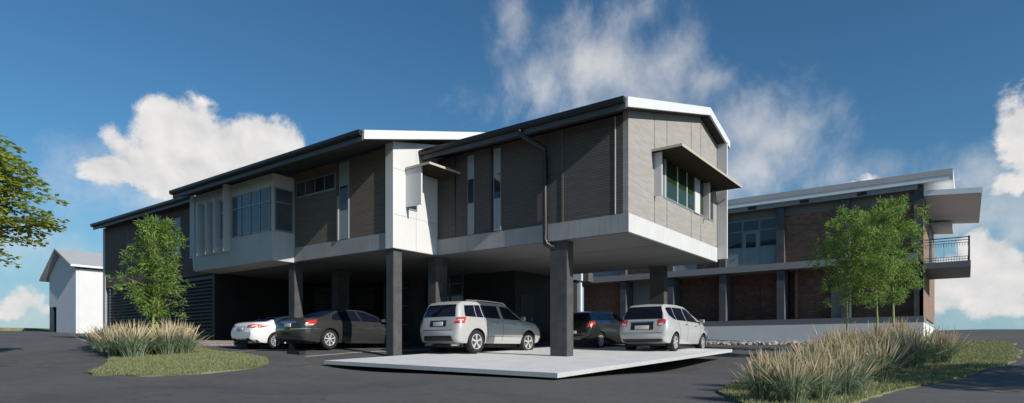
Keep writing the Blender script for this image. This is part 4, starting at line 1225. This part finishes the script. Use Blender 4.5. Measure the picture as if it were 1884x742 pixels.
def tuft_mesh(seed, h=1.0, nb=430, npl=52):
    r_ = random.Random(seed)
    V = []; F = []; T = []; MI = []
    def strip_(pts, ws, tone, mi, side):
        base = len(V)
        for p_, w_ in zip(pts, ws):
            V.append(tuple(p_ - side * w_)); V.append(tuple(p_ + side * w_)); T.extend((tone, tone))
        for i in range(len(pts) - 1):
            F.append((base + 2 * i, base + 2 * i + 1, base + 2 * i + 3, base + 2 * i + 2)); MI.append(mi)
    for i in range(nb):
        a = r_.uniform(0, 6.283); rad = abs(r_.gauss(0, .10)); lean = r_.uniform(.15, 1.0) ** 1.0
        L = h * r_.uniform(.50, .98); d = Vector((math.cos(a), math.sin(a), 0)); b = d * rad
        tilt = lean * .85
        pts = []
        for k in range(5):
            s_ = k / 4; bend = tilt * (.55 + .75 * s_ * s_)
            pts.append(b + d * (L * s_ * math.sin(bend)) + Vector((0, 0, L * s_ * math.cos(bend) - .35 * lean * L * s_ ** 3 * .4)))
        w_ = r_.uniform(.0045, .0095) * h
        side = Vector((-d.y, d.x, 0)); side = (side * math.cos(.6) + d * math.sin(r_.uniform(-1, 1))).normalized()
        strip_(pts, [w_, w_ * 1.1, w_, w_ * .7, w_ * .1], r_.random(), 0, side)
    for i in range(npl):
        a = r_.uniform(0, 6.283); rad = abs(r_.gauss(0, .09)); tilt = abs(r_.gauss(.30, .22)); L = h * r_.uniform(.80, 1.12)
        d = Vector((math.cos(a), math.sin(a), 0)); b = d * rad
        P_ = lambda s_: b + d * (L * s_ * math.sin(tilt * (.8 + .35 * s_))) + Vector((0, 0, L * s_ * math.cos(tilt * (.8 + .35 * s_))))
        side = Vector((-d.y, d.x, 0))
        strip_([P_(s_) for s_ in (0, .3, .6)], [.003, .003, .002], r_.random(), 0, side)
        tn = r_.random(); s0 = r_.uniform(.50, .60)
        for side2 in (side, d, (side + d).normalized()):
            ss = [s0, s0 + .08, s0 + .18, s0 + .30, 1.0]
            strip_([P_(s_) for s_ in ss], [.003, .010 * h, .013 * h, .009 * h, .001], tn, 1, side2)
    me = bpy.data.meshes.new('grass_clump'); me.from_pydata(V, [], F)
    me.materials.append(M['blade']); me.materials.append(M['plume'])
    me.polygons.foreach_set('material_index', MI)
    at_ = me.attributes.new('tone', 'FLOAT', 'POINT'); at_.data.foreach_set('value', T)
    return me
def split_tuft(me):
    """separate blades and plumes so that each is a part"""
    res = []
    for mi, nm in ((0, 'leaf_blades'), (1, 'flower_plumes')):
        bm = bmesh.new(); bm.from_mesh(me)
        bmesh.ops.delete(bm, geom=[f for f in bm.faces if f.material_index != mi], context='FACES')
        for f in bm.faces: f.material_index = 0
        m2 = bpy.data.meshes.new(nm); bm.to_mesh(m2); bm.free(); m2.materials.append(M['blade' if mi == 0 else 'plume']); res.append(m2)
    return res
TUFTS = [split_tuft(tuft_mesh(11 + k)) for k in range(5)]
def clump(px, d, s_, label, group, k, sxy=1.0):
    x, y = spot(px, d)
    root = thing('grass_clump', (x, y, gz(x, y) + .02), label, 'ornamental grass', group, rnd.uniform(0, 6.28))
    root.scale = (s_ * sxy, s_ * sxy, s_)
    for me in TUFTS[k % 5]:
        o_ = bpy.data.objects.new(me.name, me); COL.objects.link(o_); o_.parent = root
GR = 'plumed grasses in the right hand verge'
right_clumps = [(1400, 8.6, .60), (1458, 8.3, .66), (1512, 8.6, .68), (1560, 9.2, .72), (1436, 9.8, .70), (1490, 10.0, .82), (1408, 11.0, .66), (1575, 11.6, .86), (1540, 10.8, .84), (1620, 11.8, .84),
                (1635, 13.4, .88), (1590, 13.6, .9), (1680, 14.0, .9), (1660, 15.2, .95), (1700, 15.5, .9), (1560, 16.2, 1.05), (1535, 17.2, 1.05), (1610, 16.8, 1.1), (1655, 17.4, 1.05), (1500, 12.4, .9), (1735, 14.6, .85)]
order = sorted(range(len(right_clumps)), key=lambda i: right_clumps[i][0])
GL = 'plumed grasses on the left lawn'
left_clumps = [(195, 21.5, .95), (215, 20.2, 1.05), (245, 19.4, 1.15), (262, 21.0, 1.15), (285, 22.0, 1.1), (178, 22.8, .85), (235, 22.5, 1.1), (305, 20.2, 1.1), (322, 21.0, 1.15), (340, 20.6, 1.0), (205, 24.0, .9), (318, 22.6, 1.05)]
def ordinal(i): return ('first', 'second', 'third', 'fourth', 'fifth', 'sixth', 'seventh', 'eighth', 'ninth', 'tenth', 'eleventh', 'twelfth', 'thirteenth', 'fourteenth', 'fifteenth', 'sixteenth', 'seventeenth', 'eighteenth', 'nineteenth', 'twentieth', 'twenty first', 'twenty second')[i]
rank = {i: k for k, i in enumerate(order)}
for i, (px, d, s_) in enumerate(right_clumps):
    row = 'front' if d < 10 else 'middle' if d < 14.3 else 'back'
    clump(px, d, s_, 'tan plumed grass in the %s of the right verge, %s from its left end' % (row, ordinal(rank[i])), GR, i, 1.05)
ordl = sorted(range(len(left_clumps)), key=lambda i: left_clumps[i][0]); rankl = {i: k for k, i in enumerate(ordl)}
for i, (px, d, s_) in enumerate(left_clumps):
    clump(px, d, s_, 'tan plumed grass clump around the left lawn tree, %s from the road side' % ordinal(rankl[i]), GL, i + 2, 1.1)

def leaf_cloud(name, leaves, mat, parent):
    """leaves: list of (pos, dir, normal, length, width, tone)"""
    V = []; F = []; T = []
    for (p_, d, n_, L, w_, tn) in leaves:
        s_ = d.cross(n_).normalized() * w_; b = len(V)
        mid = p_ + d * L * .45 + n_ * L * .06
        V += [tuple(p_), tuple(mid + s_), tuple(p_ + d * L), tuple(mid - s_)]; F.append((b, b + 1, b + 2, b + 3)); T += [tn] * 4
    me = bpy.data.meshes.new(name); me.from_pydata(V, [], F); me.materials.append(mat)
    at_ = me.attributes.new('tone', 'FLOAT', 'POINT'); at_.data.foreach_set('value', T)
    o_ = bpy.data.objects.new(name, me); COL.objects.link(o_); o_.parent = parent
    return o_

def slim_tree(px, d, h, cb, cw, label, seed, stems=((0, 0),), nsp=210, zbase=None, group=None, sub=34):
    """slender green stem and a narrow crown of long leaves. cb: crown base height, cw: crown radius"""
    r_ = random.Random(seed)
    x, y = spot(px, d); z = (gz(x, y) if zbase is None else zbase)
    root = thing('slender_tree', (x, y, z), label, 'tree', group)
    tops = []
    for (sx_, sy_) in stems:
        bm = bmesh.new(); n = 9; pts = []
        for k in range(n):
            f = k / (n - 1); pts.append((sx_ * (1 - .5 * f) + .05 * math.sin(3 * f + seed), sy_ * (1 - .5 * f) + .04 * math.cos(4 * f + seed), f * h * .93 - .1))
        tube(bm, pts, [.042 - .032 * k / (n - 1) for k in range(n)], 8)
        bmesh.ops.recalc_face_normals(bm, faces=bm.faces)
        me = bpy.data.meshes.new('trunk'); bm.to_mesh(me); bm.free(); me.shade_smooth(); me.materials.append(M['stem'])
        o_ = bpy.data.objects.new('trunk', me); COL.objects.link(o_); o_.parent = root; tops.append(pts)
    limbs = bmesh.new(); leaves = []
    for i in range(nsp):
        f = r_.random() ** .85; zz = cb + (h - cb) * f
        # crown outline: widest at 30 %, uneven
        prof = (math.sin(math.pi * (f * .76 + .15)) ** .65)
        a = r_.uniform(0, 6.283)
        lump = .74 + .26 * math.sin(3 * a + 7 * f + seed) + .20 * math.sin(5 * a - 11 * f + 2 * seed)
        rad = cw * prof * lump * (r_.uniform(.12, 1.25) ** .6)
        pts = tops[i % len(tops)]; k = min(len(pts) - 1, int((zz - .25) / (h * .93) * (len(pts) - 1))); k = max(k, 2)
        org = Vector(pts[k]); org.z = max(cb * .85, zz - rad * .45)
        tip = Vector((math.cos(a) * rad, math.sin(a) * rad, zz))
        if r_.random() < .5:
            mid = org.lerp(tip, .5) + Vector((0, 0, .05)); tube(limbs, [org, mid, tip], [.011, .008, .003], 4, False)
        out_d = Vector((math.cos(a), math.sin(a), r_.uniform(.1, .9))).normalized()
        nl = int(sub * r_.uniform(.35, 1.25)); tone0 = r_.random()
        cs = r_.uniform(.09, .19)
        for _ in range(nl):
            p_ = tip + rndvec(r_) * cs * r_.random() ** .4
            dd = (out_d * .5 + rndvec(r_) * .8 + Vector((0, 0, -.15))).normalized()
            nn = (Vector((0, 0, 1)) + rndvec(r_) * .9).normalized()
            if abs(dd.dot(nn)) > .95: continue
            leaves.append((p_, dd, nn, r_.uniform(.11, .19), r_.uniform(.014, .022), min(1, max(0, .55 * tone0 + .45 * r_.random()))))
    bmesh.ops.recalc_face_normals(limbs, faces=limbs.faces)
    me = bpy.data.meshes.new('branches'); limbs.to_mesh(me); limbs.free(); me.materials.append(M['stem'])
    o_ = bpy.data.objects.new('branches', me); COL.objects.link(o_); o_.parent = root
    leaf_cloud('crown', leaves, M['leaf'], root)
    return root
GT = 'slender trees in front of the brick building'
slim_tree(1556, 21.0, 4.85, 1.75, 1.0, 'slender green tree left of the three before the brick building', 1, group=GT)
slim_tree(1613, 22.5, 4.95, 1.55, .9, 'middle one of the three slender green trees before the brick building', 2, nsp=170, group=GT)
slim_tree(1646, 19.5, 4.85, 1.60, 1.0, 'slender green tree nearest the balcony, right of the three', 3, group=GT)
slim_tree(286, 20.5, 4.5, 1.3, 1.0, 'bushy green tree with several pale stems rising from the grasses on the left lawn', 4, stems=((0.05, -.1), (-.28, .1), (-.1, .15)), nsp=290)

def broad_tree(x, y, h, cb, cw, label, seed, nspray, L, W, mat, per=46, name='broadleaf_tree'):
    """spreading tree with flat layered sprays"""
    r_ = random.Random(seed); z = gz(x, y)
    root = thing(name, (x, y, z), label, 'tree')
    bm = bmesh.new(); tube(bm, [(0, 0, -.2), (.05, .03, cb * .6), (0, .1, cb * 1.1), (.1, 0, h * .6), (.05, .05, h * .92)], [.22, .17, .13, .08, .02], 10)
    bmesh.ops.recalc_face_normals(bm, faces=bm.faces)
    me = bpy.data.meshes.new('trunk'); bm.to_mesh(me); bm.free(); me.shade_smooth(); me.materials.append(M['bark'])
    o_ = bpy.data.objects.new('trunk', me); COL.objects.link(o_); o_.parent = root
    limbs = bmesh.new(); leaves = []
    for i in range(nspray):
        f = r_.random(); zz = cb + (h - cb) * f
        prof = math.sin(math.pi * min(1, f * .80 + .17)) ** .6
        a = r_.uniform(0, 6.283); rad = cw * prof * (.86 + .2 * math.sin(4 * a + 6 * f)) * r_.uniform(.25, 1) ** .45
        tip = Vector((math.cos(a) * rad, math.sin(a) * rad, zz)); org = Vector((0, 0, max(cb * .8, zz - rad * .5)))
        mid = org.lerp(tip, .55) + Vector((0, 0, .12 * rad))
        tube(limbs, [org, mid, tip], [.035, .02, .006], 5, False)
        out_d = Vector((math.cos(a), math.sin(a), -.12)).normalized(); side = Vector((-math.sin(a), math.cos(a), 0)); tone0 = r_.random()
        ln = r_.uniform(.5, .95)
        for k in range(int(per * r_.uniform(.7, 1.2))):
            u = r_.uniform(-.75, 1.0); v = r_.gauss(0, .28) * (1.1 - .5 * abs(u))
            p_ = tip + out_d * u * ln * .7 + side * v + Vector((0, 0, r_.gauss(0, .035) - .06 * u * u))
            dd = (out_d * .7 + side * (1 if v > 0 else -1) * .6 + rndvec(r_) * .45).normalized()
            nn = (Vector((0, 0, 1)) + rndvec(r_) * .45).normalized()
            if abs(dd.dot(nn)) > .95: continue
            leaves.append((p_, dd, nn, L * r_.uniform(.7, 1.2), W * r_.uniform(.8, 1.2), min(1, max(0, .5 * tone0 + .5 * r_.random()))))
    bmesh.ops.recalc_face_normals(limbs, faces=limbs.faces)
    me = bpy.data.meshes.new('branches'); limbs.to_mesh(me); limbs.free(); me.materials.append(M['bark'])
    o_ = bpy.data.objects.new('branches', me); COL.objects.link(o_); o_.parent = root
    leaf_cloud('crown', leaves, mat, root)
    return root
x, y = spot(-190, 17.0)
broad_tree(x, y, 7.45, 3.0, 3.35, 'yellow green leafy tree whose layered branches reach in at the left edge', 21, 700, .16, .06, M['leaf_yellow'], per=62)
# trees of the street to the right, outside the frame, whose shade lies across the asphalt
broad_tree(15.5, -.6, 6.2, 2.4, 2.3, 'leafy street tree standing beyond the right edge, shading the asphalt', 33, 150, .16, .06, M['leaf'], per=46, name='street_tree')

# ---------------------------------------------------------------- sky
wd = bpy.data.worlds.new('World'); scene.world = wd; wd.use_nodes = True
t = NT(wd.node_tree); wn = wd.node_tree.nodes
bg = wn['Background']; out = wn['World Output']
sky = t.node('ShaderNodeTexSky'); sky.sky_type = 'NISHITA'; sky.sun_disc = False
sky.sun_elevation = R(27.6); sky.sun_rotation = math.atan2(1.0, -.112); sky.air_density = 1.0; sky.dust_density = .4; sky.ozone_density = 2.5; sky.altitude = 0
tc = t.node('ShaderNodeTexCoord').outputs['Generated']
sx, sy, sz = sepz(t, tc)
az = t.m('ARCTAN2', sx, sy); el = t.m('ARCSINE', sz)
def azel(px, py):
    r = ray(px, py).normalized(); return math.atan2(r.x, r.y), math.asin(r.z)
# warped lookup
cvv = t.node('ShaderNodeCombineXYZ'); t.l.new(az, cvv.inputs[0]); t.l.new(el, cvv.inputs[1])
P0 = cvv.outputs[0]
def blobs(lst):
    """union of ellipses as a signed distance in radians, soft at the rim"""
    acc = None
    for (px, py, rx, ry) in lst:
        a, e = azel(px, py)
        a1, _ = azel(px + rx, py); a0, _ = azel(px - rx, py); _, e1 = azel(px, py - ry); _, e0 = azel(px, py + ry)
        ra, re = abs(a1 - a0) / 2, abs(e1 - e0) / 2
        dx = t.m('DIVIDE', t.m('SUBTRACT', az, a), ra); dy = t.m('DIVIDE', t.m('SUBTRACT', el, e), re)
        d2 = t.m('SQRT', t.m('ADD', t.m('MULTIPLY', dx, dx), t.m('MULTIPLY', dy, dy)))
        v = t.m('MULTIPLY', t.m('SUBTRACT', 1.0, d2), min(ra, re))
        if acc is None: acc = v
        else:
            n = t.n.new('ShaderNodeMath'); n.operation = 'SMOOTH_MAX'; t.l.new(acc, n.inputs[0]); t.l.new(v, n.inputs[1]); n.inputs[2].default_value = .012
            acc = n.outputs[0]
    return acc
CU = blobs([(290, 232, 42, 55), (330, 225, 60, 40), (372, 222, 40, 45), (350, 275, 110, 85), (450, 262, 95, 58), (400, 300, 170, 90), (505, 262, 28, 32), (520, 310, 45, 60), (430, 320, 140, 80), (208, 246, 18, 16), (235, 266, 36, 22), (280, 305, 85, 50), (240, 320, 70, 34),
            (1850, 180, 18, 34), (1878, 215, 50, 65), (1890, 290, 60, 80), (1860, 340, 60, 40), (1595, 332, 16, 3), (1760, 330, 10, 5), (1792, 336, 30, 10),
            (1800, 465, 46, 50), (1765, 515, 85, 52), (1850, 520, 70, 60), (1830, 480, 60, 50), (1720, 545, 70, 44), (1830, 560, 120, 36),
            (55, 552, 42, 20), (20, 575, 40, 16), (90, 568, 40, 14), (172, 465, 12, 5), (110, 470, 14, 10)])
WI = blobs([(1100, 120, 110, 80), (1430, 260, 90, 70), (250, 325, 130, 50), (330, 350, 150, 60), (1830, 380, 90, 60), (1120, 90, 26, 80), (1060, 110, 40, 90), (1150, 60, 30, 60), (1215, 120, 70, 60), (1190, 20, 30, 30), (1000, 160, 60, 60), (945, 60, 22, 50), (1290, 150, 40, 40), (1120, 190, 140, 30),
            (1400, 190, 40, 22), (1380, 240, 80, 60), (1400, 300, 90, 60), (1480, 230, 60, 30), (1340, 330, 100, 40), (1500, 250, 40, 20), (1560, 320, 60, 14),
            (1830, 330, 120, 70), (1740, 370, 100, 50), (1780, 400, 80, 40), (1830, 560, 90, 40), (1870, 430, 60, 50),
            (300, 335, 160, 55), (220, 300, 70, 30), (340, 380, 150, 40), (120, 470, 60, 30), (60, 450, 60, 26), (60, 585, 120, 22), (190, 400, 40, 18), (1700, 595, 120, 14)])
nz = t.noise(P0, 11.0, 12, .62, .25)
nb = t.noise(P0, 34.0, 6, .6, .1)
bl = t.m('ADD', t.m('MULTIPLY', t.m('SUBTRACT', nz, .5), .085), t.m('MULTIPLY', t.m('SUBTRACT', nb, .5), .020))
cu = t.sstep(t.m('ADD', CU, bl), -.002, .014)
body = t.sstep(t.m('ADD', CU, bl), 0, .05)
ws = t.node('ShaderNodeMapping'); t.l.new(P0, ws.inputs[0]); ws.inputs['Rotation'].default_value = (0, 0, -.5); ws.inputs['Scale'].default_value = (1.15, 1.0, 1)
nw = t.noise(ws.outputs[0], 6.5, 12, .62, .35)
nw2 = t.noise(ws.outputs[0], 22, 8, .65, .3)
wl = t.m('ADD', t.m('ADD', WI, t.m('MULTIPLY', t.m('SUBTRACT', nw, .5), .15)), t.m('MULTIPLY', t.m('SUBTRACT', nw2, .5), .05))
wi = t.m('MULTIPLY', t.sstep(wl, -.030, .072), .74)
# thin veil everywhere, thicker towards the horizon
veil = t.m('MULTIPLY', t.sstep(t.noise(ws.outputs[0], 3.0, 8, .6, .5), .55, .9), .10)
cov = t.m('MAXIMUM', t.m('MAXIMUM', cu, wi), veil)
mpv = t.node('ShaderNodeMapping'); t.l.new(P0, mpv.inputs[0]); mpv.inputs['Location'].default_value = (-.012, -.012, 0)
nz2 = t.noise(mpv.outputs[0], 11.0, 6, .55, .25)
nz3 = t.noise(P0, 11.0, 6, .55, .25)
bign = t.noise(P0, 4.1, 4, .5)
rel = t.m('ADD', .70, t.m('MULTIPLY', t.m('SUBTRACT', nz3, nz2), 2.2), clamp=True)
soft = t.m('ADD', t.m('MULTIPLY', rel, .6), t.m('MULTIPLY', bign, .55), clamp=True)
ccol = t.mix(soft, (.42, .44, .49), (1.0, .98, .95))
skyc = t.mix(1.0, sky.outputs[0], (.64, .95, 1.08), 'MULTIPLY')
hs = t.node('ShaderNodeHueSaturation'); hs.inputs['Saturation'].default_value = 1.05; hs.inputs['Value'].default_value = .84; t.l.new(skyc, hs.inputs['Color'])
STR = .093
inv = 1 / STR
cscaled = t.mix(1.0, ccol, (inv * .80, inv * .80, inv * .80), 'MULTIPLY')
lowm = t.sstep(el, .26, .0)
hcol = t.mix(t.m('MULTIPLY', lowm, .80), hs.outputs[0], (inv * .25, inv * .42, inv * .50))
fin = t.mix(cov, hcol, cscaled)
t.l.new(fin, bg.inputs[0]); bg.inputs[1].default_value = STR

# ---------------------------------------------------------------- camera and light
cam = bpy.data.cameras.new('camera'); co_ = bpy.data.objects.new('camera', cam); COL.objects.link(co_)
cam.sensor_fit = 'HORIZONTAL'; cam.sensor_width = 36
cam.lens = 36 * FPX / 1884
cam.shift_x = 0
cam.shift_y = (HOR - 371) / 1884
cam.clip_start = .1; cam.clip_end = 3000
co_.location = CAM; co_.rotation_euler = (R(90), 0, TH)
scene.camera = co_
sun = bpy.data.lights.new('sun', 'SUN'); so = bpy.data.objects.new('sun', sun); COL.objects.link(so)
SUNV = Vector((1.0, -.112, .525)).normalized()
sun.energy = 4.2; sun.angle = R(.5); sun.color = (1, .95, .88)
so.rotation_euler = SUNV.to_track_quat('Z', 'Y').to_euler()
so.location = (20, -10, 20)
scene.view_settings.view_transform = 'Standard'; scene.view_settings.look = 'None'
scene.view_settings.exposure = 0.2; scene.view_settings.gamma = 1; scene.view_settings.use_curve_mapping = False
scene.render.engine = 'CYCLES'
scene.cycles.max_bounces = 6; scene.cycles.diffuse_bounces = 3; scene.cycles.glossy_bounces = 3
scene.cycles.transparent_max_bounces = 4; scene.cycles.use_denoising = True
scene.cycles.sample_clamp_indirect = 4
